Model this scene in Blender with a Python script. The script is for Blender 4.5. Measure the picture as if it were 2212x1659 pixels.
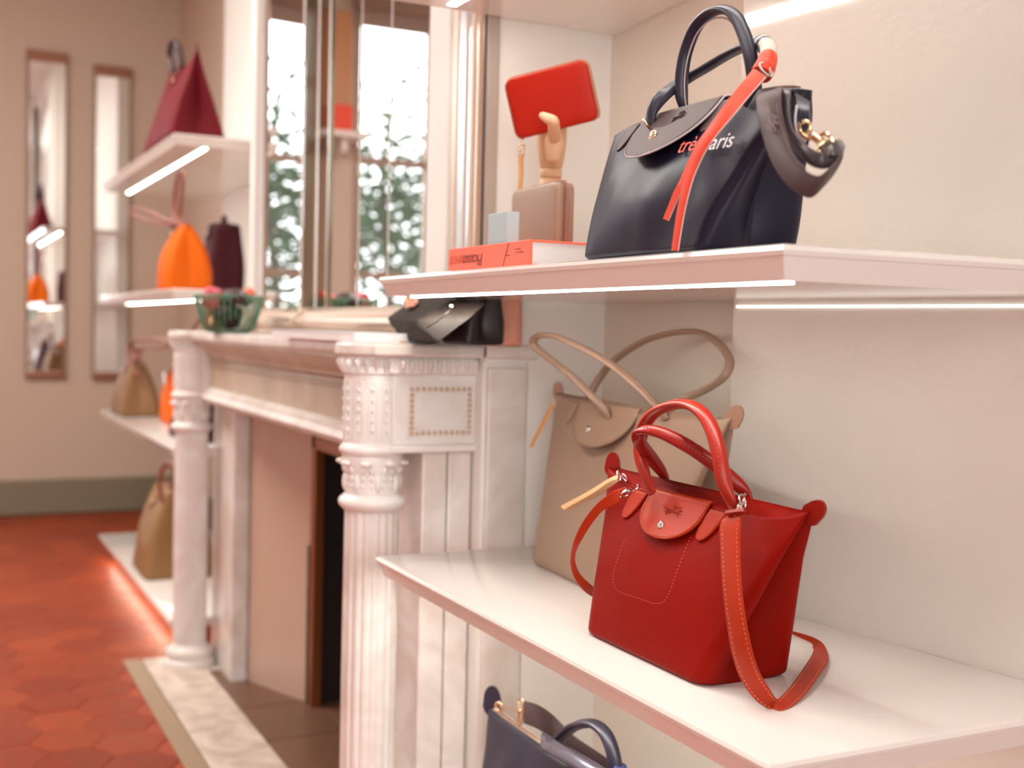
import bpy, bmesh, math, random
from math import sin, cos, pi, radians, sqrt, atan2
from mathutils import Vector, Matrix, noise

# ------------------------------------------------------------------ clear, camera, world, lights, exposure
for o in list(bpy.data.objects): bpy.data.objects.remove(o)
SC = bpy.context.scene
COL = SC.collection

cd = bpy.data.cameras.new('camera'); cam = bpy.data.objects.new('camera', cd); COL.objects.link(cam)
cd.sensor_width = 36.0; cd.lens = 36.0*2580/2212; cd.clip_start = .05; cd.clip_end = 200
yaw, pit, rol = radians(26.4), radians(-2.64), radians(1.37)
f0 = Vector((-cos(yaw), sin(yaw), 0)); u0 = Vector((0,0,1)); rt = Vector((sin(yaw), cos(yaw), 0))
fw = f0*cos(pit)+u0*sin(pit); up = -f0*sin(pit)+u0*cos(pit)
R_ = rt*cos(rol)+up*sin(rol); U_ = -rt*sin(rol)+up*cos(rol)
mw = Matrix((R_, U_, -fw)).transposed().to_4x4(); mw.translation = Vector((2.066,-.743,1.0))
cam.matrix_world = mw
cd.dof.use_dof = True; cd.dof.focus_distance = 1.40; cd.dof.aperture_fstop = 3.6
SC.camera = cam

wd = bpy.data.worlds.new('world'); SC.world = wd; wd.use_nodes = True
bg = wd.node_tree.nodes['Background']; bg.inputs[0].default_value = (.95,.97,1,1); bg.inputs[1].default_value = 7.0

def area(name, loc, size, energy, color, rot=(0,0,0), sy=None):
    l = bpy.data.lights.new(name, 'AREA'); l.energy = energy; l.color = color
    l.shape = 'RECTANGLE'; l.size = size; l.size_y = sy or size
    o = bpy.data.objects.new(name, l); COL.objects.link(o); o.location = loc; o.rotation_euler = rot
    return o
po = area('window_portal', (3.52,-1.2,1.25), 1.8, 1, (1,1,1), rot=(0,radians(90),0), sy=1.7); po.data.cycles.is_portal = True
LED = (1,.96,.88)
area('ceiling_panel_light', (1.3,-1.0,2.90), 1.1, 30, (1,.98,.95), sy=1.2)  # unseen ceiling area lamps, added as ambient fill for the closed room
area('ceiling_panel_light', (-1.9,-1.3,2.90), 1.2, 92, (1,.97,.92), sy=1.2)
SC.view_settings.view_transform = 'Standard'; SC.view_settings.look = 'None'
SC.view_settings.gamma = 1.0; SC.view_settings.use_curve_mapping = False
SC.view_settings.exposure = -0.12

# ------------------------------------------------------------------ materials
MATS = {}
def mat(name, col, rough=.5, metal=0, bump=0, bscale=40, var=0, vscale=4, emit=None, estr=0, coat=0, sheen=0, bstretch=None, spec=None, dist=.002):
    if name in MATS: return MATS[name]
    m = bpy.data.materials.new(name); m.use_nodes = True; nt = m.node_tree; b = nt.nodes['Principled BSDF']
    b.inputs['Base Color'].default_value = (*col,1); b.inputs['Roughness'].default_value = rough; b.inputs['Metallic'].default_value = metal
    if coat: b.inputs['Coat Weight'].default_value = coat; b.inputs['Coat Roughness'].default_value = .12
    if sheen: b.inputs['Sheen Weight'].default_value = sheen
    if spec is not None: b.inputs['Specular IOR Level'].default_value = spec
    tc = nt.nodes.new('ShaderNodeTexCoord'); src = tc.outputs['Object']
    if bstretch:
        mp = nt.nodes.new('ShaderNodeMapping'); mp.inputs['Scale'].default_value = bstretch; nt.links.new(src, mp.inputs[0]); src = mp.outputs[0]
    if bump:
        n = nt.nodes.new('ShaderNodeTexNoise'); n.inputs['Scale'].default_value = bscale; n.inputs['Detail'].default_value = 4
        bp = nt.nodes.new('ShaderNodeBump'); bp.inputs['Strength'].default_value = bump; bp.inputs['Distance'].default_value = dist
        nt.links.new(src, n.inputs['Vector']); nt.links.new(n.outputs[0], bp.inputs['Height']); nt.links.new(bp.outputs[0], b.inputs['Normal'])
    if var:
        n2 = nt.nodes.new('ShaderNodeTexNoise'); n2.inputs['Scale'].default_value = vscale; n2.inputs['Detail'].default_value = 5
        mx = nt.nodes.new('ShaderNodeMix'); mx.data_type = 'RGBA'; mx.inputs[6].default_value = (*[min(1,c*(1+var)) for c in col],1); mx.inputs[7].default_value = (*[c*(1-var) for c in col],1)
        nt.links.new(tc.outputs['Object'], n2.inputs['Vector']); nt.links.new(n2.outputs[0], mx.inputs[0]); nt.links.new(mx.outputs[2], b.inputs['Base Color'])
    if emit:
        b.inputs['Emission Color'].default_value = (*emit,1); b.inputs['Emission Strength'].default_value = estr
    MATS[name] = m; return m

def marble(name, base, vein, scale=3, amt=.5, rough=.28):
    m = bpy.data.materials.new(name); m.use_nodes = True; nt = m.node_tree; b = nt.nodes['Principled BSDF']
    b.inputs['Roughness'].default_value = rough
    tc = nt.nodes.new('ShaderNodeTexCoord')
    n = nt.nodes.new('ShaderNodeTexNoise'); n.inputs['Scale'].default_value = scale; n.inputs['Detail'].default_value = 9; n.inputs['Distortion'].default_value = 1.6
    r = nt.nodes.new('ShaderNodeValToRGB'); r.color_ramp.elements[0].position = .38; r.color_ramp.elements[0].color = (*vein,1)
    r.color_ramp.elements[1].position = .62; r.color_ramp.elements[1].color = (*base,1)
    n2 = nt.nodes.new('ShaderNodeTexNoise'); n2.inputs['Scale'].default_value = scale*9; n2.inputs['Detail'].default_value = 6
    mx = nt.nodes.new('ShaderNodeMix'); mx.data_type = 'RGBA'; mx.inputs[7].default_value = (base[0]*.93,base[1]*.90,base[2]*.86,1)
    ms = nt.nodes.new('ShaderNodeMath'); ms.operation = 'MULTIPLY'; ms.inputs[1].default_value = amt
    nt.links.new(tc.outputs['Object'], n.inputs['Vector']); nt.links.new(tc.outputs['Object'], n2.inputs['Vector'])
    nt.links.new(n.outputs[0], r.inputs[0]); nt.links.new(n2.outputs[0], ms.inputs[0]); nt.links.new(ms.outputs[0], mx.inputs[0])
    nt.links.new(r.outputs[0], mx.inputs[6]); nt.links.new(mx.outputs[2], b.inputs['Base Color'])
    return m

def emis(name, col, s):
    m = bpy.data.materials.new(name); m.use_nodes = True; nt = m.node_tree
    for n in list(nt.nodes): nt.nodes.remove(n)
    e = nt.nodes.new('ShaderNodeEmission'); e.inputs[0].default_value = (*col,1); e.inputs[1].default_value = s
    o = nt.nodes.new('ShaderNodeOutputMaterial'); nt.links.new(e.outputs[0], o.inputs[0]); return m

WALL = mat('warm plaster wall', (.80,.745,.68), .55, bump=.12, bscale=60, var=.02, vscale=3)
PALE = mat('cream painted wall', (.89,.85,.795), .45, bump=.05, bscale=40)
GLIT = mat('pearly stucco', (.73,.665,.59), .36, bump=.38, bscale=55, coat=.15, var=.03, vscale=9, dist=.0035)
LINEN = mat('fine vertical grain panel', (.76,.685,.59), .5, bump=.15, bscale=30, bstretch=(14,14,.6), dist=.001)
FAR = mat('taupe wall paint', (.56,.44,.345), .7, bump=.04)
SHELFM = mat('cream lacquer', (.82,.765,.71), .16, coat=.5)
LEDM = emis('warm led diffuser', LED, 40)
LEDD = emis('soft warm led diffuser', LED, 70)
LEDE = emis('lower warm led diffuser', LED, 105)
GLOWB = emis('bright led wall profile', LED, 1.6)
GLOWW = emis('warm led wall profile', LED, 5)
LEDL = emis('warm led diffuser of the left alcove', (1,.95,.88), 18)
LEDF = emis('dim warm led diffuser', (1,.86,.66), 38)
MARB = marble('white marble', (.85,.80,.76), (.64,.55,.49), 5, .5)
MARC = marble('carved white marble', (.86,.82,.79), (.74,.67,.62), 7, .45, .35)
MARO = marble('aged cream marble', (.56,.44,.32), (.40,.28,.17), 4, .6, .35)
HEAR = marble('grey veined marble', (.77,.66,.56), (.45,.35,.28), 7, .6, .3)
SILV = mat('champagne silver leaf', (.72,.58,.47), .33, .75, bump=.1, bscale=20)
MIRR = mat('mirror glass', (.93,.94,.93), .012, 1)
OLIV = mat('antiqued mirror strip', (.27,.25,.17), .08, 1, bump=.12, bscale=8, bstretch=(2,2,.6))
BRNS = mat('bronze mirror strip', (.30,.13,.07), .12, 1)
CHRM = mat('polished steel', (.80,.78,.75), .14, 1)
GOLD = mat('pale gold metal', (.86,.66,.42), .2, 1)
RED = mat('vermilion grained leather', (.24,.005,.0016), .46, bump=.28, bscale=260, bstretch=(.5,.5,2.2), dist=.0006, spec=.08)
REDS = mat('vermilion smooth leather', (.41,.030,.007), .42, bump=.08, bscale=300, dist=.0005, spec=.2)
REDD = mat('deep red handle leather', (.26,.008,.005), .3, spec=.4)
REDT = mat('rust thread', (.60,.16,.08), .6)
TAUP = mat('taupe smooth leather', (.33,.215,.148), .42, bump=.06, bscale=240, dist=.0005)
TAUD = mat('taupe edge leather', (.38,.22,.15), .4)
NAT = mat('natural veg leather', (.78,.52,.27), .5)
TAN = mat('tan leather', (.62,.29,.08), .45)
NAVY = mat('navy nylon canvas', (.010,.008,.026), .42, bump=.12, bscale=900, dist=.0003, spec=.35)
NAVL = mat('dark navy leather', (.022,.019,.036), .38, bump=.1, bscale=300, dist=.0005)
PLUM = mat('brown grey leather', (.075,.045,.045), .48, bump=.08, bscale=300, dist=.0005, spec=.3)
LINE = mat('pale piping edge', (.62,.57,.60), .5)
CORAL = mat('coral leather', (.80,.075,.032), .5, spec=.3)
CREAM = mat('cream silk', (.62,.56,.49), .6)
STRN = mat('navy silk', (.06,.055,.14), .45)
BURG = mat('burgundy grained leather', (.15,.008,.014), .6, bump=.15, bscale=90, spec=.15)
ORAN = mat('orange nylon canvas', (.74,.125,.0005), .65, spec=.2, bump=.08, bscale=60)
PURP = mat('aubergine leather', (.06,.007,.012), .55, spec=.2)
GOLB = mat('bronze gold leather', (.22,.105,.036), .5, bump=.1, bscale=40)
KHAK = mat('khaki gold nylon', (.28,.145,.05), .5, bump=.1, bscale=40)
ROSE = mat('rosewood brown leather', (.27,.075,.045), .42)
GREY = mat('dark taupe nylon canvas', (.036,.025,.020), .7, spec=.12, bump=.1, bscale=80)
BLAC = mat('black nylon canvas', (.018,.012,.012), .45)
PINK = mat('salmon nylon canvas', (.74,.33,.22), .6)
BLK = mat('black leather', (.02,.012,.01), .4)
WOOD = mat('pale lime wood', (.72,.46,.27), .45, bump=.06, bscale=30, bstretch=(8,8,1), var=.05, vscale=10)
GREENW = mat('green coated wire', (.13,.30,.18), .35)
PAPER = mat('white paper', (.84,.81,.80), .6)
PGREEN = mat('green printed photo', (.12,.30,.22), .4)
BOOKC = mat('coral book cloth', (.85,.15,.08), .45)
INK = mat('dark red ink', (.22,.02,.015), .6)
INK2 = mat('faint red ink', (.70,.10,.055), .6)
BLUE = mat('pale blue card', (.42,.56,.57), .55)
SKIRT = mat('sage grey paint', (.215,.182,.118), .55)
ZIP = mat('brown zipper tape', (.30,.15,.11), .5)
DARKF = mat('sooty firebox iron', (.022,.011,.009), .6, var=.4, vscale=6)
COPP = mat('worn copper', (.34,.12,.045), .38, .7)
JAMB = mat('pink beige jamb tile', (.57,.40,.31), .28)
HTIL = mat('brown hearth tile', (.16,.075,.045), .38, var=.25, vscale=5, bump=.15, bscale=9)
BARK = mat('tree bark', (.07,.05,.035), .8)
LEAF = mat('dark green leaves', (.035,.085,.04), .5)
STONE = mat('courtyard gravel', (.45,.42,.38), .9)
SKIN_FAB = mat('charcoal wool coat', (.03,.025,.025), .8)
ORPANEL = mat('honey oak', (.52,.24,.10), .45)
CURT = mat('shop front frame paint', (.36,.25,.19), .6)

# terracotta with a tone of its own for each tile
def terracotta():
    m = bpy.data.materials.new('terracotta tile'); m.use_nodes = True; nt = m.node_tree; b = nt.nodes['Principled BSDF']
    oi = nt.nodes.new('ShaderNodeObjectInfo'); r = nt.nodes.new('ShaderNodeValToRGB')
    r.color_ramp.elements[0].color = (.30,.038,.010,1); r.color_ramp.elements[1].color = (.42,.066,.016,1)
    tc = nt.nodes.new('ShaderNodeTexCoord'); n = nt.nodes.new('ShaderNodeTexNoise'); n.inputs['Scale'].default_value = 14; n.inputs['Detail'].default_value = 6
    mx = nt.nodes.new('ShaderNodeMix'); mx.data_type = 'RGBA'; mx.blend_type = 'MULTIPLY'; mx.inputs[0].default_value = .45
    nt.links.new(oi.outputs['Random'], r.inputs[0]); nt.links.new(tc.outputs['Object'], n.inputs['Vector'])
    nt.links.new(r.outputs[0], mx.inputs[6]); nt.links.new(n.outputs[1], mx.inputs[7]); nt.links.new(mx.outputs[2], b.inputs['Base Color'])
    b.inputs['Roughness'].default_value = .42; b.inputs['Specular IOR Level'].default_value = .22; return m
TERR = terracotta()
def glass():
    m = bpy.data.materials.new('window glass'); m.use_nodes = True; nt = m.node_tree
    for n in list(nt.nodes): nt.nodes.remove(n)
    t = nt.nodes.new('ShaderNodeBsdfTransparent'); g = nt.nodes.new('ShaderNodeBsdfGlossy'); g.inputs['Roughness'].default_value = .02
    x = nt.nodes.new('ShaderNodeMixShader'); x.inputs[0].default_value = .06; o = nt.nodes.new('ShaderNodeOutputMaterial')
    nt.links.new(t.outputs[0], x.inputs[1]); nt.links.new(g.outputs[0], x.inputs[2]); nt.links.new(x.outputs[0], o.inputs[0]); return m
GLAS = glass()

# ------------------------------------------------------------------ helpers
def thing(name, label, cat, loc=(0,0,0), group=None):
    o = bpy.data.objects.new(name, None); COL.objects.link(o); o.location = loc; o.empty_display_size = .02
    o['label'] = label; o['category'] = cat
    if group: o['group'] = group
    return o
def wloc(o):
    v = Vector((0,0,0))
    while o is not None: v = v + Vector(o.location); o = o.parent
    return v
def obj(name, verts, faces, m, parent=None, smooth=True, label=None, solid=0, sub=0, bevel=0, soff=0, auto=None):
    base = wloc(parent) if parent is not None else Vector((0,0,0))
    me = bpy.data.meshes.new(name); me.from_pydata([tuple(Vector(v)-base) for v in verts], [], faces)
    bm = bmesh.new(); bm.from_mesh(me); bmesh.ops.recalc_face_normals(bm, faces=bm.faces); bm.to_mesh(me); bm.free()
    me.materials.append(m); 
    if smooth: me.polygons.foreach_set('use_smooth', [True]*len(me.polygons))
    if smooth and auto: me.set_sharp_from_angle(angle=radians(auto))
    o = bpy.data.objects.new(name, me); COL.objects.link(o)
    if parent is not None: o.parent = parent
    if label: o['label'] = label
    if bevel:
        b = o.modifiers.new('bevel','BEVEL'); b.width = bevel; b.segments = 3; b.limit_method = 'ANGLE'
        me.polygons.foreach_set('use_smooth', [True]*len(me.polygons)); me.set_sharp_from_angle(angle=radians(40))
    if solid:
        s = o.modifiers.new('solid','SOLIDIFY'); s.thickness = solid; s.offset = soff
    if sub:
        s = o.modifiers.new('sub','SUBSURF'); s.levels = sub; s.render_levels = sub
    return o
def struct(o): o['kind'] = 'structure'; return o
def tag(o, label, cat, group=None):
    o['label'] = label; o['category'] = cat
    if group: o['group'] = group
    return o
class MB:
    def __init__(s): s.v = []; s.f = []
    def add(s, v, f):
        n = len(s.v); s.v += [tuple(p) for p in v]; s.f += [tuple(i+n for i in q) for q in f]; return s
    def box(s, a, b):
        x0,y0,z0 = a; x1,y1,z1 = b
        return s.add([(x0,y0,z0),(x1,y0,z0),(x1,y1,z0),(x0,y1,z0),(x0,y0,z1),(x1,y0,z1),(x1,y1,z1),(x0,y1,z1)],
              [(0,3,2,1),(4,5,6,7),(0,1,5,4),(1,2,6,5),(2,3,7,6),(3,0,4,7)])
    def prism(s, pts, z0, z1):
        n = len(pts)
        return s.add([(x,y,z0) for x,y in pts]+[(x,y,z1) for x,y in pts], [tuple(range(n))[::-1], tuple(range(n,2*n))]+[(i,(i+1)%n,n+(i+1)%n,n+i) for i in range(n)])
    def out(s, name, m, parent=None, **k): return obj(name, s.v, s.f, m, parent, **k)
def box(name, a, b, m, parent=None, bevel=.002, **k):
    return MB().box(a,b).out(name, m, parent, smooth=False, bevel=bevel, **k)
def lathe(prof, c, seg=48, mod=None, a0=0, a1=2*pi):
    v=[];f=[]; n=len(prof)
    for i in range(seg):
        a = a0+(a1-a0)*i/seg
        for (r,z) in prof:
            rr = mod(r,z,a) if mod else r
            v.append((c[0]+rr*cos(a), c[1]+rr*sin(a), c[2]+z))
    for i in range(seg):
        j=(i+1)%seg
        for k in range(n-1): f.append((i*n+k, j*n+k, j*n+k+1, i*n+k+1))
    f.append(tuple(i*n for i in range(seg))[::-1]); f.append(tuple(i*n+n-1 for i in range(seg)))
    return v,f
def spline(P, n=8, closed=False):
    P=[Vector(p) for p in P]; out=[]; m=len(P)
    rng = range(m if closed else m-1)
    for i in rng:
        p1=P[i]; p2=P[(i+1)%m]
        p0=P[i-1] if (closed or i>0) else p1*2-p2
        p3=P[(i+2)%m] if (closed or i+2<m) else p2*2-p1
        for k in range(n):
            t=k/n
            out.append(.5*((2*p1)+(p2-p0)*t+(2*p0-5*p1+4*p2-p3)*t*t+(3*p1-p0-3*p2+p3)*t**3))
    if not closed: out.append(P[-1].copy())
    return out
def sweep(path, section, up=Vector((0,1,0)), scale=None, caps=True):
    """section: list of (side, normal) offsets; side is along the binormal"""
    v=[];f=[];n=len(section);m=len(path); last=None
    for i,p in enumerate(path):
        t=(path[min(i+1,m-1)]-path[max(i-1,0)]).normalized()
        u = up(i/(m-1)) if callable(up) else up
        b=t.cross(u)
        if b.length<1e-4: b=last or t.orthogonal()
        b.normalize()
        if last and b.dot(last)<0 and not callable(up): b=-b
        last=b; nn=b.cross(t).normalized()
        s = scale(i/(m-1)) if scale else (1,1)
        for (a,c) in section: v.append(p+b*a*s[0]+nn*c*s[1])
    for i in range(m-1):
        for k in range(n): f.append((i*n+k,i*n+(k+1)%n,(i+1)*n+(k+1)%n,(i+1)*n+k))
    if caps: f.append(tuple(range(n))[::-1]); f.append(tuple((m-1)*n+k for k in range(n)))
    return v,f
def circ(rx, ry=None, n=14):
    ry = ry or rx; return [(rx*cos(2*pi*k/n), ry*sin(2*pi*k/n)) for k in range(n)]
def tube(name, pts, r, m, parent=None, n=8, seg=12, **k):
    v,f = sweep(spline(pts,n), circ(r,r,seg)); return obj(name, v, f, m, parent, **k)
def ribbon(name, A, B, m, parent=None, th=.0022, n=8, **k):
    """strap traced by its two long edges"""
    a=spline(A,n); b=spline(B,n); q=min(len(a),len(b)); v=[];f=[]
    for i in range(q):
        t=(a[min(i+1,q-1)]-a[max(i-1,0)]); w=(b[i]-a[i]); nn=t.cross(w)
        nn = nn.normalized()*th/2 if nn.length>1e-9 else Vector((0,0,th/2))
        e = w*.04
        v += [a[i]+nn*.6, a[i]+e+nn, b[i]-e+nn, b[i]+nn*.6, b[i]-nn*.6, b[i]-e-nn, a[i]+e-nn, a[i]-nn*.6]
    for i in range(q-1):
        for k2 in range(8): f.append((i*8+k2, i*8+(k2+1)%8, (i+1)*8+(k2+1)%8, (i+1)*8+k2))
    f.append(tuple(range(8))); f.append(tuple((q-1)*8+k2 for k2 in range(8)))
    k.setdefault('auto',38); return obj(name, v, f, m, parent, **k)
def torus(c, R, r, ax=Vector((0,1,0)), n=24, q=8, sx=1.0):
    ax=Vector(ax).normalized(); e1=ax.orthogonal().normalized(); e2=ax.cross(e1); v=[];f=[]
    for i in range(n):
        a=2*pi*i/n; d=e1*cos(a)*sx+e2*sin(a)
        for k in range(q):
            t=2*pi*k/q; v.append(Vector(c)+d*(R+r*cos(t))+ax*r*sin(t))
    for i in range(n):
        for k in range(q): f.append((i*q+k,((i+1)%n)*q+k,((i+1)%n)*q+(k+1)%q,i*q+(k+1)%q))
    return v,f
def ball(c, r, sc=(1,1,1), n=14):
    v=[];f=[]
    for j in range(n+1):
        t=pi*j/n
        for i in range(2*n):
            a=pi*i/n; v.append((c[0]+r*sc[0]*sin(t)*cos(a), c[1]+r*sc[1]*sin(t)*sin(a), c[2]+r*sc[2]*cos(t)))
    for j in range(n):
        for i in range(2*n): f.append((j*2*n+i,j*2*n+(i+1)%(2*n),(j+1)*2*n+(i+1)%(2*n),(j+1)*2*n+i))
    return v,f
def rbox(c, hx, hy, hz, r, e1=Vector((1,0,0)), e2=Vector((0,0,1)), puff=0, n=10):
    """a soft rounded slab: half sizes hx (along e1), hz (along e2), hy (thickness)"""
    e1=Vector(e1).normalized(); e2=(Vector(e2)-e1*Vector(e2).dot(e1)).normalized(); e3=e2.cross(e1)
    ring=[]
    for (sx,sz,a0) in ((1,1,0),(-1,1,pi/2),(-1,-1,pi),(1,-1,3*pi/2)):
        for k in range(7):
            a=a0+pi/2*k/6; ring.append((sx*(hx-r)+r*cos(a), sz*(hz-r)+r*sin(a)))
    lev=[(.0,-1,.25),(.35,-1,1),(.7,-1,1),(.9,-.97,1),(.975,-.86,1),(1,-.62,1),(1,.62,1),(.975,.86,1),(.9,.97,1),(.7,1,1),(.35,1,1),(0.,1,.25)]
    v=[];f=[];q=len(ring)
    for (s,d,_) in lev:
        for (x,z) in ring:
            xx,zz=x*max(s,.001),z*max(s,.001)
            yy=d*hy*(1+puff*(1-(xx/hx)**2)*(1-(zz/hz)**2))
            v.append(Vector(c)+e1*xx+e2*zz+e3*yy)
    for j in range(len(lev)-1):
        for k in range(q): f.append((j*q+k,j*q+(k+1)%q,(j+1)*q+(k+1)%q,(j+1)*q+k))
    return v,f
def stitches(name, pts, m, parent, L=.0028, gap=.0022, w=.0006, out=Vector((0,-1,0)), lift=.0003, label=None):
    """a row of short thread stitches along a polyline"""
    P=[Vector(p) for p in pts]; mb=MB(); acc=0; pos=0
    cum=[0]
    for i in range(1,len(P)): cum.append(cum[-1]+(P[i]-P[i-1]).length)
    def at(s):
        for i in range(1,len(P)):
            if s<=cum[i]:
                d=cum[i]-cum[i-1]; return P[i-1].lerp(P[i], (s-cum[i-1])/d if d else 0)
        return P[-1]
    s=0
    while s+L<cum[-1]:
        a=at(s); b=at(s+L); t=(b-a).normalized(); o2=(out-t*out.dot(t)).normalized(); sd=t.cross(o2)*w
        u=o2*lift; h=o2*(lift+w)
        mb.add([a-sd+u,b-sd+u,b+sd+u,a+sd+u,a.lerp(b,.25)+h,a.lerp(b,.75)+h],[(0,1,5,4),(3,4,5,2),(0,4,3),(1,2,5)])
        s+=L+gap
    return mb.out(name, m, parent, label=label)

HORSE = [ # a rider on a galloping horse: strokes in a box about 2 wide and 1.4 high
 [(-.95,-.05),(-.70,.05),(-.45,.05),(-.1,-.02),(.25,.0),(.5,.15),(.72,.38),(.95,.30)],
 [(-.45,.05),(-.62,-.15),(-.9,-.22),(-1.05,-.42)], [(-.35,-.02),(-.45,-.28),(-.75,-.45),(-.85,-.62)],
 [(.3,-.02),(.6,-.12),(.85,-.02),(1.02,-.15)], [(.22,-.05),(.45,-.28),(.72,-.3),(.82,-.45)],
 [(-.3,-.06),(.0,-.16),(.25,-.08)], [(-.05,.02),(-.18,.25),(.05,.42),(.3,.48)], [(-.18,.25),(-.38,.32),(-.25,.55),(.0,.62)],
 [(.05,.42),(.3,.28),(.5,.22)], [(.22,.62),(.34,.66),(.40,.58),(.30,.50)], [(-.95,-.05),(-1.15,.08),(-1.25,-.02)] ]
def emblem(name, fn, m, parent, size=.008, w=.0006, rot=0):
    mb=MB()
    for st in HORSE:
        P=[Vector((x,y,0)) for x,y in st]; P=spline(P,4)
        for i in range(len(P)-1):
            a,b=P[i],P[i+1]; d=(b-a).normalized(); s=Vector((-d.y,d.x,0))*w/size
            q=[a-s,b-s,b+s,a+s]
            def tr(p,h):
                x,y=p.x*size,p.y*size; return fn(x*cos(rot)-y*sin(rot), x*sin(rot)+y*cos(rot), h)
            mb.add([tr(p,.0009) for p in q]+[tr(p,-.0003) for p in q],[(0,1,2,3),(4,5,1,0),(5,6,2,1),(6,7,3,2),(7,4,0,3)])
    return mb.out(name, m, parent)
def text_mesh(body, size, shear=0, ext=.0004, bold=0, res=4):
    cu=bpy.data.curves.new('t','FONT'); cu.body=body; cu.size=size; cu.shear=shear; cu.extrude=ext; cu.resolution_u=res; cu.offset=bold
    o=bpy.data.objects.new('t',cu); COL.objects.link(o); bpy.context.view_layer.update()
    me=bpy.data.meshes.new_from_object(o.evaluated_get(bpy.context.evaluated_depsgraph_get()))
    v=[x.co.copy() for x in me.vertices]; f=[tuple(p.vertices) for p in me.polygons]
    bpy.data.objects.remove(o); bpy.data.curves.remove(cu); bpy.data.meshes.remove(me)
    return v,f
def sm(x): x=max(0,min(1,x)); return x*x*(3-2*x)

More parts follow.
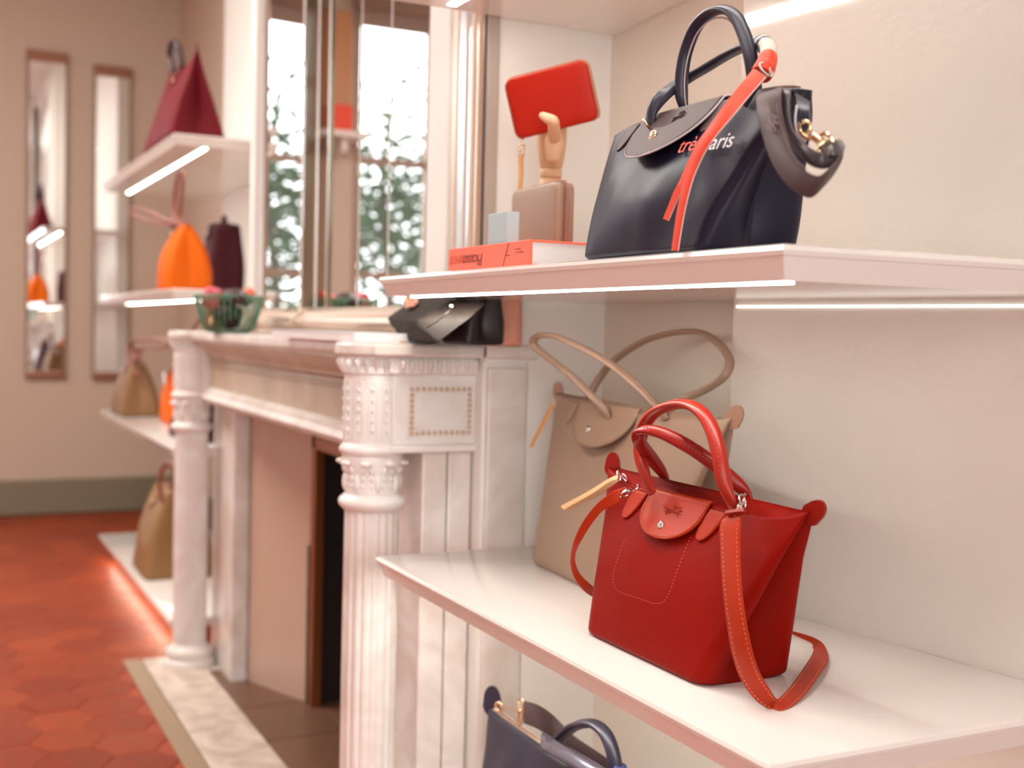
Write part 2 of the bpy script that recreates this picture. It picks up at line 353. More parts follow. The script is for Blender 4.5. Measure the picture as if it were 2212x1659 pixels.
# ------------------------------------------------------------------ the folding tote: body surface shared by every bag
class Bag:
    def __init__(s, c, W0, D0, W1, H, rot=0, D1=.010, bulge=.008, crease=.03, ear=.012, dip=.0, pa=1.0, pb=1.15, wr=.0015, wf=14, seed=1, shift=(0,0), lean=0, rc=.022):
        s.__dict__.update(locals())
        s.c=Vector(c); s.cr,s.sr=cos(rot),sin(rot)
    def T(s,p):
        x,y,z=p; t=z/s.H
        x+=s.shift[0]*t; y+=s.shift[1]*t
        return Vector((s.c.x+x*s.cr-y*s.sr, s.c.y+x*s.sr+y*s.cr, s.c.z+z))
    def a(s,t): return s.W0/2+(s.W1-s.W0)/2*max(t,0)**s.pa
    def b(s,t): return s.D0/2+(s.D1-s.D0)/2*max(0,min(1,t))**s.pb
    def zt(s,u,t): return s.H*t + (s.ear*abs(u)**5 - s.dip*(1-u*u))*max(t,0)**4
    def front(s,u,t,off=0,back=False):
        """u -1..1 across, t 0..1 up; local -y is the front"""
        a,b=s.a(t),s.b(t); y=b+s.bulge*sin(pi*min(1,t))*(1-u*u)
        sl=atan2(s.D0/2-s.D1/2, s.H)
        yy=(y+off*cos(sl)); z=s.zt(u,t)+off*sin(sl)
        return s.T((u*a, yy if back else -yy, z))
    def over(s,x,v,off=0,lift=0):
        """a sheet that comes over the ridge: x in metres from the middle, v metres down the front (negative = behind)"""
        k=.008
        if v>=k:
            t=1-(v-k)/s.H; return s.front(x/s.a(t), t, off+lift)
        if v<=-k:
            t=1-(-v-k)/s.H; return s.front(x/s.a(t), t, off, True)
        ang=pi/2*(v/k); u=x/s.a(1); r=s.D1/2+off+ (lift if v>0 else 0)
        return s.T((x, -sin(ang)*r, s.zt(u,1)+ (off)*cos(ang)+.001))
    def body(s, m, parent, name='body', rows=44, thick=True, **k):
        v=[];f=[]; nf,ns,nc=40,16,5
        for j in range(rows+1):
            t=j/rows; a=s.a(t); b=s.b(t); r=min(s.rc*(1-.3*t), b*.85, a*.5)
            # base edge rounding
            e=0
            if t<.04: e=.006*(1-t/.04)**2
            a-=e; b-=e
            ring=[]
            for i in range(nf+1): ring.append((-(a-r)+2*(a-r)*i/nf, -b, 0))
            for i in range(1,nc): q=-pi/2+pi/2*i/nc; ring.append((a-r+r*cos(q), -(b-r)+r*sin(q),1))
            for i in range(ns+1): ring.append((a, -(b-r)+2*(b-r)*i/ns, 2))
            for i in range(1,nc): q=pi/2*i/nc; ring.append((a-r+r*cos(q), (b-r)+r*sin(q),1))
            for i in range(nf+1): ring.append(((a-r)-2*(a-r)*i/nf, b, 0))
            for i in range(1,nc): q=pi/2+pi/2*i/nc; ring.append((-(a-r)+r*cos(q), (b-r)+r*sin(q),1))
            for i in range(ns+1): ring.append((-a, (b-r)-2*(b-r)*i/ns, 2))
            for i in range(1,nc): q=pi+pi/2*i/nc; ring.append((-(a-r)+r*cos(q), -(b-r)+r*sin(q),1))
            for (x,y,kd) in ring:
                u=max(-1,min(1,x/a if a else 0))
                if kd==0:
                    y += (1 if y>0 else -1)*s.bulge*sin(pi*t)*(1-u*u)
                if abs(u)>.5 and b>1e-4:
                    w=max(0,1-abs(y)/(b*.95)); x -= (1 if x>0 else -1)*s.crease*(w**1.5)*sin(pi*min(1,t**.75))**.8*sm((abs(u)-.5)/.4)
                z=s.zt(u,t)
                if s.wr:
                    p=Vector((x*s.wf, y*s.wf+s.seed*7.3, z*s.wf*.7+s.seed)); g=noise.noise(p)+.5*noise.noise(p*2.1)
                    amp=s.wr*sin(pi*min(1,t*.94+.03))**.6
                    y += (1 if y>0 else -1)*g*amp; x += (g*amp*.6 if kd else 0)
                v.append(s.T((x,y,z)))
        n=len(ring)
        for j in range(rows):
            for i in range(n): f.append((j*n+i,j*n+(i+1)%n,(j+1)*n+(i+1)%n,(j+1)*n+i))
        f.append(tuple(range(n))[::-1]); f.append(tuple(rows*n+i for i in range(n)))
        return obj(name, v, f, m, parent, **k)
    def flap(s, m, parent, w, L, back=.02, lift=.004, th=.0024, name='flap', xc=0, taper=.62, sag=0, **k):
        v=[];f=[];nu,nv=20,34
        for j in range(nv+1):
            vv=-back+(L+back)*j/nv; q=max(0,vv/L)
            hw=w/2*(1 if q<taper else sqrt(max(0,1-((q-taper)/(1-taper))**2)))
            hw=max(hw, w*.012)
            for i in range(nu+1):
                u=-1+2*i/nu; v.append(s.over(xc+u*hw, vv, .0028, lift*q*q))
        for j in range(nv):
            for i in range(nu): f.append((j*(nu+1)+i,j*(nu+1)+i+1,(j+1)*(nu+1)+i+1,(j+1)*(nu+1)+i))
        o=obj(name, v, f, m, parent, solid=th, **k)
        edge=[]
        for j in range(4,nv*3+1):
            vv=-back+(L-.0035+back)*j/(nv*3); q=max(0,vv/(L-.0035))
            hw=(w/2-.0035)*(1 if q<taper else sqrt(max(0,1-((q-taper)/(1-taper))**2))); edge.append((hw,vv,q))
        left=[s.over(xc-h, vv, .0028+th/2, lift*q*q) for h,vv,q in edge]; right=[s.over(xc+h, vv, .0028+th/2, lift*q*q) for h,vv,q in edge][::-1]
        return o, left+right
    def patch(s, m, parent, x, v0, L, w, name='handle_tab', back=False, skew=0, off=.0018, th=.002, point=.22, **k):
        vv_=[];f=[];nu,nv=8,14
        for j in range(nv+1):
            q=j/nv; vv=v0+L*q; hw=w/2*(1 if q<point else sqrt(max(0.0,1-((q-point)/(1-point))**2))); hw=max(hw,w*.02)
            for i in range(nu+1):
                u=-1+2*i/nu; t=1-vv/s.H; xx=x+u*hw+skew*q
                vv_.append(s.front(xx/s.a(t), t, off, back))
        for j in range(nv):
            for i in range(nu): f.append((j*(nu+1)+i,j*(nu+1)+i+1,(j+1)*(nu+1)+i+1,(j+1)*(nu+1)+i))
        return obj(name, vv_, f, m, parent, solid=th, **k)
    def ear_tab(s, m, parent, side, size=.02, tilt=.35, name='ear_tab', turn=0, **k):
        p=s.T((side*(s.a(1)-.006),0,s.H+s.ear*.9-.006)); ang=side*tilt
        d=Vector((sin(ang)*s.cr, sin(ang)*s.sr, cos(ang))); wv=Vector((s.cr*cos(ang), s.sr*cos(ang), -sin(ang))); wv=(Matrix.Rotation(turn,3,d)@wv)
        nrm=d.cross(wv).normalized()
        out=[]
        for k2 in range(20):
            a=2*pi*k2/20; x,y=cos(a)*size*.46, sin(a)*size*.78+size*.50
            if y<size*.4: x*=1.15
            out.append(p+wv*x+d*y)
        th=nrm*.0018; v=[q-th for q in out]+[q+th for q in out]; n=20
        f=[tuple(range(n))[::-1],tuple(range(n,2*n))]+[(i,(i+1)%n,n+(i+1)%n,n+i) for i in range(n)]
        return obj(name, v, f, m, parent, auto=40, **k)

def handle(name, pts, m, parent, r=.0062, fin=.0045, flat=.18, n=8, up=Vector((0,1,0)), **k):
    """rolled leather handle with a stitched fin on its inner side, flattening towards both ends"""
    sec=[]
    for q in range(14):
        a=2*pi*q/14; x,y=r*cos(a),r*.92*sin(a)
        sec.append((y,x))
    sec=[(a,b-(fin if b<-r*.85 else 0)) for a,b in sec]
    sc=lambda t:(1+1.1*sm(1-min(t,1-t)/flat)*.7, 1-.55*sm(1-min(t,1-t)/flat))
    P=spline(pts,n); v,f=sweep(P, sec, up, sc)
    return obj(name, v, f, m, parent, **k), P

# ------------------------------------------------------------------ the room
FZ=-.04; LX=-4.68; CZ=2.95; RX=3.4; FY=-3.6
struct(box('floor', (LX-.2,FY-.2,FZ-.12), (RX+.2,1.4,FZ-.006), mat('red brown grout',(.30,.06,.025),.7), bevel=0))
fl=bpy.data.objects['floor']
# hexagonal terracotta tiles, each one a piece
hv=[];R6=.0925
for z,r in ((0,R6-.0008),(.0050,R6-.0008),(.0060,R6-.0022)):
    hv+=[(r*cos(pi/6+pi/3*k), r*sin(pi/6+pi/3*k), z) for k in range(6)]
hf=[tuple(range(6))[::-1],tuple(range(12,18))]+[(i+o,(i+1)%6+o,(i+1)%6+6+o,i+6+o) for o in (0,6) for i in range(6)]
hme=bpy.data.meshes.new('terracotta_tile'); hme.from_pydata(hv,[],hf); hme.materials.append(TERR)
random.seed(4); spots=[]; rest=[]
dx=R6*sqrt(3); dy=R6*1.5
for j in range(-24,4):
    for i in range(-30,22):
        x=-1.9+i*dx+(j%2)*dx/2; y=j*dy
        if x<LX+.06 or x>RX-.1 or y<FY+.1 or y>.46: continue
        if x>-1.66-.02 and x<.25 and y>-.12: continue
        if x>1.4 and y>.2: continue
        d=(2.066-x)*.8957+(y+.743)*.4446
        lat=(y+.743)*.8957-(2.066-x)*.4446
        vis = x<-.35 and d>.9 and lat/d>-.47 and lat/d<-.1 and (y<-.14 or x<-1.6)
        (spots if vis else rest).append((d,x,y))
spots.sort(); extra=spots[300:]; spots=spots[:300]
for d,x,y in spots:
    o=bpy.data.objects.new('terracotta_tile',hme); COL.objects.link(o); o.parent=fl
    o.location=(x,y,FZ-.006+random.uniform(-.0008,.0008)); o.rotation_euler=(random.uniform(-.004,.004),random.uniform(-.004,.004),0)
mb=MB()
for d,x,y in extra+rest: mb.add([(x+a,y+b,FZ-.006+c) for a,b,c in hv],hf)
o=mb.out('terracotta_tile_field', mat('terracotta field',(.36,.052,.013),.5,var=.25,vscale=9), fl, smooth=False); o['kind']='stuff'

struct(box('ceiling', (LX-.2,FY-.2,CZ), (RX+.2,1.4,CZ+.15), mat('ceiling paint',(.82,.79,.74),.7), bevel=0))
RW=(-2.05,-.35,.35,2.15)  # opening for the added window, out of view
mb=MB(); mb.box((RX,RW[1],FZ),(RX+.2,1.4,CZ)); mb.box((RX,FY-.2,FZ),(RX+.2,RW[0],CZ)); mb.box((RX,RW[0],FZ),(RX+.2,RW[1],RW[2])); mb.box((RX,RW[0],RW[3]),(RX+.2,RW[1],CZ))
struct(mb.out('wall_right', WALL, smooth=False))
struct(box('wall_front', (LX-.2,FY-.2,FZ), (RX+.2,FY,CZ), WALL, bevel=0))
# left wall with two tall windows (seen through the mantel mirror)
WIN=[(-.93,-.68,.6,2.88),(-2.75,-1.20,.35,2.88)]
mb=MB()
mb.box((LX-.2,-.68,FZ),(LX,1.4,CZ)); mb.box((LX-.2,-1.20,FZ),(LX,-.93,CZ)); mb.box((LX-.2,FY-.2,FZ),(LX,-2.75,CZ))
for y0,y1,z0,z1 in WIN:
    mb.box((LX-.2,y0,FZ),(LX,y1,z0)); mb.box((LX-.2,y0,z1),(LX,y1,CZ))
struct(mb.out('wall_left', FAR, smooth=False))
struct(box('baseboard_left', (LX,-2.75+1.6,FZ),(LX+.022,.53,.145), SKIRT, bevel=.006))
# back wall of the left alcove and its proud cream panel
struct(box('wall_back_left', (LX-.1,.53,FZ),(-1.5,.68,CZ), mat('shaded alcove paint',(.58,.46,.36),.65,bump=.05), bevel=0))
struct(box('trim_1', (-3.12,.42,FZ),(-1.6,.535,CZ), PALE, bevel=.003))
struct(box('baseboard_back', (LX+.02,.512,FZ),(-3.12,.531,.145), SKIRT, bevel=.006))
# right alcove: fine grained panel, then the pearly stucco wall that turns a little away
def wallseg(name, p, q, th, m, z0=FZ, z1=CZ):
    d=Vector((q[0]-p[0],q[1]-p[1],0)).normalized(); n=Vector((-d.y,d.x,0))*th
    return struct(MB().prism([(p[0],p[1]),(q[0],q[1]),(q[0]+n.x,q[1]+n.y),(p[0]+n.x,p[1]+n.y)], z0, z1).out(name, m, smooth=False))
wallseg('wall_back', (.11,.405), (.66,.352), .15, LINEN)
wallseg('wall_back_right', (.632,.330), (RX+.05,.330+(RX+.05-.632)*.135), .14, GLIT)

# the chimney breast: a lower masonry block with the firebox, the upper breast that carries the mirror
mb=MB()
mb.box((-1.60,.165,.94),(.128,.55,CZ))
mb.box((.115,.160,.94),(.14,.41,CZ))
struct(mb.out('wall_chimney', PALE, smooth=False))
mb=MB(); mb.box((-1.60,.16,FZ),(-1.30,.55,.94)); mb.box((-.22,.16,FZ),(.128,.55,.94)); mb.box((-1.30,.50,FZ),(-.22,.55,.94)); mb.box((-1.30,.12,.80),(-.22,.50,.94)); mb.box((.128,.245,FZ),(.14,.41,.94))
struct(mb.out('wall_chimney_lower', PALE, smooth=False))
struct(box('trim_2', (.128,.148,.97),(.146,.171,CZ), mat('grey beige trim',(.44,.36,.30),.5), bevel=.002))
struct(box('trim_3', (.131,.146,.97),(.1415,.160,CZ), mat('dark shadow gap',(.05,.03,.025),.6), bevel=.002))

# windows in the left wall
def window(n, y0,y1,z0,z1, cols, bars):
    w=struct(box('window_%d'%n,(LX-.14,y0,z0),(LX-.02,y0+.05,z1), CURT, bevel=.004))
    mb=MB(); mb.box((LX-.14,y1-.05,z0),(LX-.02,y1,z1)); mb.box((LX-.14,y0,z0),(LX-.02,y1,z0+.07)); mb.box((LX-.14,y0,z1-.07),(LX-.02,y1,z1)); mb.out('window_frame',CURT,w,smooth=False,bevel=.003)
    for k in range(1,cols):
        yy=y0+(y1-y0)*k/cols; box('mullion',(LX-.12,yy-.025,z0),(LX-.03,yy+.025,z1),CURT,w,bevel=.004)
    for zz in bars: box('glazing_bar',(LX-.11,y0,zz-.02),(LX-.04,y1,zz+.02),CURT,w,bevel=.003)
    for k in range(cols):
        zs=[z0+.07]+list(bars)+[z1-.07]
        for a,b in zip(zs[:-1],zs[1:]):
            box('pane',(LX-.082,y0+(y1-y0)*k/cols+.03,a+.02),(LX-.078,y0+(y1-y0)*(k+1)/cols-.03,b-.02),GLAS,w,bevel=0)
w=struct(box('window_3',(RX+.06,RW[0],RW[2]),(RX+.14,RW[0]+.05,RW[3]),CURT,bevel=.004))  # window out of view, added so daylight reaches the faces turned right
mb=MB(); mb.box((RX+.06,RW[1]-.05,RW[2]),(RX+.14,RW[1],RW[3])); mb.box((RX+.06,RW[0],RW[2]),(RX+.14,RW[1],RW[2]+.05)); mb.box((RX+.06,RW[0],RW[3]-.05),(RX+.14,RW[1],RW[3])); mb.out('window_frame',CURT,w,smooth=False,bevel=.003)
box('mullion',(RX+.06,-1.22,RW[2]),(RX+.12,-1.18,RW[3]),CURT,w,bevel=.004)
for a,b in ((RW[0]+.05,-1.22),(-1.18,RW[1]-.05)): box('pane',(RX+.09,a,RW[2]+.05),(RX+.094,b,RW[3]-.05),GLAS,w,bevel=0)
window(1,*WIN[0],1,(1.72,2.40)); window(2,*WIN[1],3,(1.30,1.98,))
# roller blind over the head of the tall window
t=thing('roller_blind','brown fabric roller blind at the head of the tall window seen in the mantel mirror','blind',(LX+.03,-2.0,2.62))
v,f=sweep([Vector((LX+.05,-2.76,2.87)),Vector((LX+.05,-1.18,2.87))],circ(.03)); obj('roll',v,f,CURT,t)
box('blind_cloth',(LX+.022,-2.74,2.74),(LX+.026,-1.20,2.87),mat('brown blind cloth',(.36,.27,.22),.8),t,bevel=0)
# what stands outside the windows: gravel and small trees
struct(box('ground',(-16,-9,FZ-.3),(LX-.2,5,FZ-.15),STONE,bevel=0))
struct(box('garden_wall',(-14.4,-9,FZ-.15),(-14.0,5,1.3),mat('pale facade',(.70,.66,.60),.9),bevel=0))
def tree(x,y,h,r,seed,label,n=1500):
    random.seed(seed); t=thing('tree',label,'tree',(x,y,FZ-.15),'trees outside the shop window')
    pts=[Vector((x,y,FZ-.15)),Vector((x+.05,y,h*.35)),Vector((x-.03,y+.06,h*.7)),Vector((x,y,h*.95))]
    P=spline(pts,6); v,f=sweep(P,circ(.06,.06,10),Vector((1,0,0)),lambda s:(1-.8*s,1-.8*s)); mb=MB().add(v,f)
    for k in range(12):
        b=P[int(len(P)*(.4+.5*k/12))]; a=random.uniform(0,6.3); e=b+Vector((cos(a)*r*.7,sin(a)*r*.7,random.uniform(.1,.5)))
        v,f=sweep([b,(b+e)/2+Vector((0,0,.08)),e],circ(.014,.014,6),Vector((.3,.2,1))); mb.add(v,f)
    mb.out('trunk',BARK,t)
    mb=MB()
    for k in range(n):
        a=random.uniform(0,6.3); q=random.random()**.5*r; zz=h*.62+random.gauss(0,.34)*h*.42; q*=max(.15,1-((zz-h*.62)/(h*.55))**2)
        c=Vector((x+cos(a)*q,y+sin(a)*q,zz)); d=Vector((random.gauss(0,1),random.gauss(0,1),random.gauss(0,.6))).normalized(); s2=d.orthogonal().normalized()
        s=random.uniform(.045,.085)
        mb.add([c-d*s,c+s2*s*.4,c+d*s,c-s2*s*.4],[(0,1,2,3)])
    o=mb.out('foliage',LEAF,t,smooth=False); o['kind']='stuff'
tree(-7.0,-2.30,3.0,.80,1,'dark green small tree outside the tall window, nearest the glass',1500)
tree(-8.2,-1.35,2.5,.62,2,'dark green tree beyond the narrow window of the left wall',1100)
tree(-7.9,-4.1,2.8,.8,3,'leafy tree behind the nearest one outside the tall window',1500)
tree(-10.4,-2.7,3.3,1.2,4,'larger tree at the far end of the courtyard outside the windows',1700)

# pier between the windows: a display ledge with an oak board
t=thing('wall_ledge','cream display ledge on the pier between the two shop windows, seen in the mantel mirror','shelf',(LX+.1,-1.08,2.08))
box('board',(LX+.001,-1.22,2.06),(LX+.26,-.95,2.09),SHELFM,t); box('bracket',(LX+.001,-1.10,1.98),(LX+.2,-1.07,2.06),SHELFM,t)
tag(MB().prism([(LX+.04,-1.16),(LX+.075,-1.16),(LX+.075,-.97),(LX+.04,-.97)],2.091,2.80).out('oak_board',ORPANEL,smooth=False,bevel=.003),'honey oak upright board standing on the high ledge seen in the mantel mirror','board')
tag(box('red_box',(LX+.09,-1.14,2.091),(LX+.17,-1.02,2.25),CORAL),'small coral red box on the high ledge seen in the mantel mirror','box')

# ------------------------------------------------------------------ fireplace
FP=thing('fireplace_surround','carved white marble fireplace surround with two fluted columns between the shelf alcoves','fireplace',(-.74,0,FZ))
CN=(.045,-.015); CF=(-1.545,-.015)
def outline(front,bump,rightx,leftx,back,rb):
    P=[(rightx,back),(rightx,front+.012)]
    def arc(cx):
        return [(cx+rb*cos(a),-.015+ (rb+bump)*sin(a)) for a in [-.25-(pi-.5)*k/14 for k in range(15)]]
    P+=arc(CN[0]); P+=arc(CF[0]); P+=[(leftx,front+.012),(leftx,back)]
    return P
def slab(name, lay, m, **k):
    """stacked outlines -> moulded slab"""
    v=[];n=None
    for z,pts in lay:
        n=len(pts); v+=[(x,y,z) for x,y in pts]
    L=len(lay); f=[tuple(range(n))[::-1],tuple(range((L-1)*n,L*n))]+[(j*n+i,j*n+(i+1)%n,(j+1)*n+(i+1)%n,(j+1)*n+i) for j in range(L-1) for i in range(n)]
    return obj(name,v,f,m,FP,auto=35,**k)
def ol(e,front=-.045): return outline(front-e,e*.0,.117+e,-1.60-e,.165,.060+e)
slab('mantel_shelf',[(.945,ol(.002)),(.948,ol(.008)),(.951,ol(.011)),(.965,ol(.011)),(.969,ol(.008)),(.9705,ol(.002))],MARB)
box('mantel_shelf_return',(.128,.16,.945),(.147,.262,.9705),MARB,FP,bevel=.004)
# cornice under the slab with a row of carved leaves
def leafband(px,py,d,nrm,w,z0,z1,mb):
    d=Vector(d); nrm=Vector(nrm)
    for (z,o,ww) in ((z1,.011,.9),((z0+z1)/2,.010,1),(z0,.002,.35)): pass
    a=[(z1,.010,.5),(z1-.006,.014,.55),((z0+z1)/2,.010,.5),(z0+.003,.004,.25)]
    v=[]
    for z,o,k in a:
        for s in (-1,0,1): 
            p=Vector((px,py,0))+d*w*k*s+nrm*(o+(.004 if s==0 else 0)); v.append((p.x,p.y,z))
    f=[(j*3+i,j*3+i+1,(j+1)*3+i+1,(j+1)*3+i) for j in range(3) for i in range(2)]
    b=[]
    for z,o,k in a:
        for s in (-1,1):
            p=Vector((px,py,0))+d*w*k*s-nrm*.004; b.append((p.x,p.y,z))
    n=len(v); v+=b
    f+=[(j*3,(j+1)*3,n+(j+1)*2,n+j*2) for j in range(3)]+[(j*3+2,n+j*2+1,n+(j+1)*2+1,(j+1)*3+2) for j in range(3)]
    f+=[(0,n,n+1,2,1),(9,10,11,n+7,n+6)]
    mb.add(v,f)
for c,nm in ((CN,1),(CF,-1)):
    col=obj('column_block',*lathe([(.0535,0),(.0535,.128)],(c[0],c[1],.787),64,lambda r,z,a:r*(1-.030*(0.5+.5*cos(26*a)))),MARC,FP,auto=40)
    v,f=lathe([(.050,.0),(.0565,.004),(.0565,.012),(.052,.016),(.054,.022),(.0605,.030),(.0605,.033)],(c[0],c[1],.912),56); obj('cornice',v,f,MARC,col,auto=50)
    mb=MB()
    for k in range(22):
        a=2*pi*k/22; leafband(c[0]+.051*cos(a),c[1]+.051*sin(a),(-sin(a),cos(a),0),(cos(a),sin(a),0),.0068,.915,.942,mb)
    o=mb.out('leaf_carving',MARC,col,auto=60)
    # raised tongues on the block
    mb=MB()
    for k in range(13):
        a=2*pi*k/13+.1; d=Vector((-sin(a),cos(a),0)); n=Vector((cos(a),sin(a),0)); cc=Vector((c[0],c[1],0))+n*.0525
        loop=[]
        for q in range(20):
            t2=2*pi*q/20; x=cos(t2)*.0068; z=sin(t2); z=.851+(.045*(1 if z>0 else -1) if abs(z)>.02 else 0)+z*.0065
            p=cc+d*x; loop.append(Vector((p.x,p.y,z)))
        P=loop+[loop[0]]; v,f=sweep(P,circ(.0014,.0014,5),n,caps=False); mb.add(v,f)
        for q in range(5):
            v,f=ball((cc+n*.0005)+Vector((0,0,.815+.018*q)),.0034,(1,1,1.4),5); mb.add(v,f)
    mb.out('tongue_carving',MARC,col)
    lo=obj('column',*lathe([(.049,0),(.0497,.32),(.0487,.640)],(c[0],c[1],.032),128,lambda r,z,a:r*(1-.075*max(0,cos(18*a))**.7)),MARB if c is CN else MARC,FP,auto=60)
    def rg(n,pr,z,**kw): v,f=lathe(pr,(c[0],c[1],z),56); return obj(n,v,f,MARC,lo,auto=60)
    rg('ring',[(.050,0),(.056,.003),(.0605,.009),(.0605,.014),(.057,.020),(.052,.024)],.768)
    rg('ring',[(.049,0),(.053,.004),(.0590,.010),(.0605,.016),(.0590,.022),(.053,.027),(.050,.030)],.670)
    rg('capital',[(.0485,0),(.0490,.02),(.0505,.045),(.0555,.062),(.0545,.072)],.698)
    mb=MB()
    for k in range(8):
        a=2*pi*k/8+.25; n=Vector((cos(a),sin(a),0)); cc=Vector((c[0],c[1],0))
        v,f=ball(tuple(cc+n*.056+Vector((0,0,.757))),.0088,(1.25,1.25,.6),7); mb.add(v,f)
        for (dz,dr,ds) in ((-.012,.0495,.0070),(-.026,.0475,.0062),(-.040,.047,.005)):
            for s in (-1,1):
                a2=a+s*.16; v,f=ball((c[0]+dr*cos(a2),c[1]+dr*sin(a2),.757+dz),ds,(.8,.8,1.1),6); mb.add(v,f)
        v,f=ball((c[0]+.0495*cos(a+.39),c[1]+.0495*sin(a+.39),.722),.008,(.7,.7,2.0),6); mb.add(v,f)
    mb.out('leaf_carving',MARC,lo)
    rg('base',[(.074,0),(.076,.004),(.076,.018),(.072,.024),(.066,.028),(.067,.036),(.070,.044),(.068,.054),(.060,.060),(.053,.066),(.050,.072)],-.036)
    box('plinth',(c[0]-.079,c[1]-.079,FZ-.001),(c[0]+.079,c[1]+.079,FZ+.006),MARB,lo,bevel=.002)
# block behind each column with a beaded panel on its return face
for s,x0,x1 in ((1,-.005,.100),(-1,-1.595,-1.49)):
    bk=box('frieze_block',(x0,.0,.790),(x1,.160,.915),MARC,FP,bevel=.002)
    box('block_band',(x0-.004,-.004,.776),(x1+.006,.162,.790),MARC,bk,bevel=.004)
    box('block_cornice',(x0-.003,-.01,.915),(x1+.008,.163,.946),MARC,bk,bevel=.006)
    fx=x1 if s>0 else x0; sg=s
    mb=MB()
    for k in range(9): leafband(fx+sg*.006,.012+.0175*k,(0,1,0),(sg,0,0),.0082,.914,.941,mb)
    mb.out('leaf_carving',MARC,bk,auto=60)
    mb=MB()
    y0,y1,z0,z1=.036,.148,.811,.889
    for k in range(11):
        yy=y0+(y1-y0)*k/10
        for zz in (z0,z1): v,f=ball((fx,yy,zz),.0044,(1,1,1),6); mb.add(v,f)
    for k in range(1,8):
        zz=z0+(z1-z0)*k/8
        for yy in (y0,y1): v,f=ball((fx,yy,zz),.0044,(1,1,1),6); mb.add(v,f)
    mb.out('bead_border',mat('honey stained marble',(.58,.42,.29),.4),bk)
    mb=MB()
    for off,th in ((.0085,.0016),(-.0075,.0016)):
        for a,b in (((y0-off,z0-off),(y1+off,z0-off+th)),((y0-off,z1+off-th),(y1+off,z1+off)),((y0-off,z0-off),(y0-off+th,z1+off)),((y1+off-th,z0-off),(y1+off,z1+off))):
            mb.box((min(fx-.002,fx+sg*.0016),a[0],a[1]),(max(fx-.002,fx+sg*.0016),b[0],b[1]))
    mb.out('panel_frame',MARC,bk,smooth=False)
# long frieze between the columns
fz=box('frieze',(-1.50,.028,.785),(0,.160,.90),MARO,FP,bevel=.002)
def mould(name, prof, m, x0=-1.50,x1=0., parent=None):
    v=[];n=len(prof)
    for x in (x0,x1): v+=[(x,y,z) for y,z in prof]
    f=[(i,(i+1)%n,n+(i+1)%n,n+i) for i in range(n)]+[tuple(range(n)),tuple(range(n,2*n))[::-1]]
    return obj(name,v,f,m,parent or FP,auto=35)
mould('frieze_cornice',[(.10,.946),(-.022,.946),(-.022,.938),(-.012,.930),(.002,.922),(.010,.912),(.014,.906),(.014,.898),(.026,.890),(.10,.890)],MARO,parent=fz)
mould('frieze_lower_moulding',[(.10,.762),(.012,.762),(.004,.768),(.000,.776),(.004,.784),(.010,.790),(.010,.797),(.018,.803),(.026,.806),(.10,.806)],MARB,parent=fz)
mould('frieze_panel_edge',[(.05,.872),(.022,.872),(.019,.875),(.022,.879),(.05,.879)],MARO,parent=fz)
# pilasters (two strips each, an open joint between), cheek, inner lintel
for x0,x1 in ((-.16,.098),(-1.59,-1.33)):
    box('pilaster',(x0,.060,FZ),(x1,.108,.776),MARB,FP,bevel=.004)
    box('pilaster',(x0,.111,FZ),(x1-.002 if x1>0 else x1,.156,.776),MARB,FP,bevel=.004)
box('cheek',(.095,.162,FZ),(.1275,.244,.945),MARB,FP,bevel=.003)
box('cheek',(.1275,.166,FZ),(.1415,.2445,.930),MARB,FP,bevel=.004)
# splayed tiled jambs and lintel
def quadslab(name,P,n,th,m,parent):
    n=Vector(n).normalized()*th; P=[Vector(p) for p in P]; v=P+[p-n for p in P]
    return obj(name,v,[(0,1,2,3),(7,6,5,4),(0,4,5,1),(1,5,6,2),(2,6,7,3),(3,7,4,0)],m,parent,smooth=False,bevel=.0015)
XL0,XL1=-1.325,-1.05; XR0,XR1=-.165,-.44
quadslab('splayed_jamb',[(XL0,.110,FZ),(XL1,.215,FZ),(XL1,.215,.70),(XL0,.110,.775)],(.3,-1,0),.02,JAMB,FP)
quadslab('splayed_jamb',[(XR1,.215,FZ),(XR0,.110,FZ),(XR0,.110,.775),(XR1,.215,.70)],(-.3,-1,0),.02,JAMB,FP)
quadslab('splayed_lintel',[(XL0,.110,.785),(XR0,.110,.785),(XR1,.215,.695),(XL1,.215,.695)],(0,-1,-1),.02,mat('ochre jamb tile',(.50,.29,.17),.3),FP)
fr=box('firebox_frame',(XL1-.004,.205,FZ),(XL1+.030,.235,.70),COPP,FP,bevel=.003)
box('frame_bar',(XR1-.030,.205,FZ),(XR1+.004,.235,.70),COPP,fr,bevel=.003); box('frame_bar',(XL1,.205,.665),(XR1,.235,.70),COPP,fr,bevel=.003)
box('frame_edge',(XL1-.012,.200,FZ),(XL1-.004,.215,.40),mat('green tarnished copper',(.17,.15,.11),.4,.5,var=.4,vscale=20),fr,bevel=.002)
mb=MB(); mb.box((XL1,.44,FZ),(XR1,.47,.72)); mb.box((XL1-.03,.235,FZ),(XL1,.47,.72)); mb.box((XR1,.235,FZ),(XR1+.03,.47,.72)); mb.box((XL1,.235,.70),(XR1,.47,.73))
fb=mb.out('firebox',DARKF,FP,smooth=False)
mb=MB()
for k in range(5): mb.box((XL1+.03,.43,.02+k*.13),(XR1-.03,.442,.03+k*.13))
mb.out('cast_rib',DARKF,fb,smooth=False,bevel=.002)
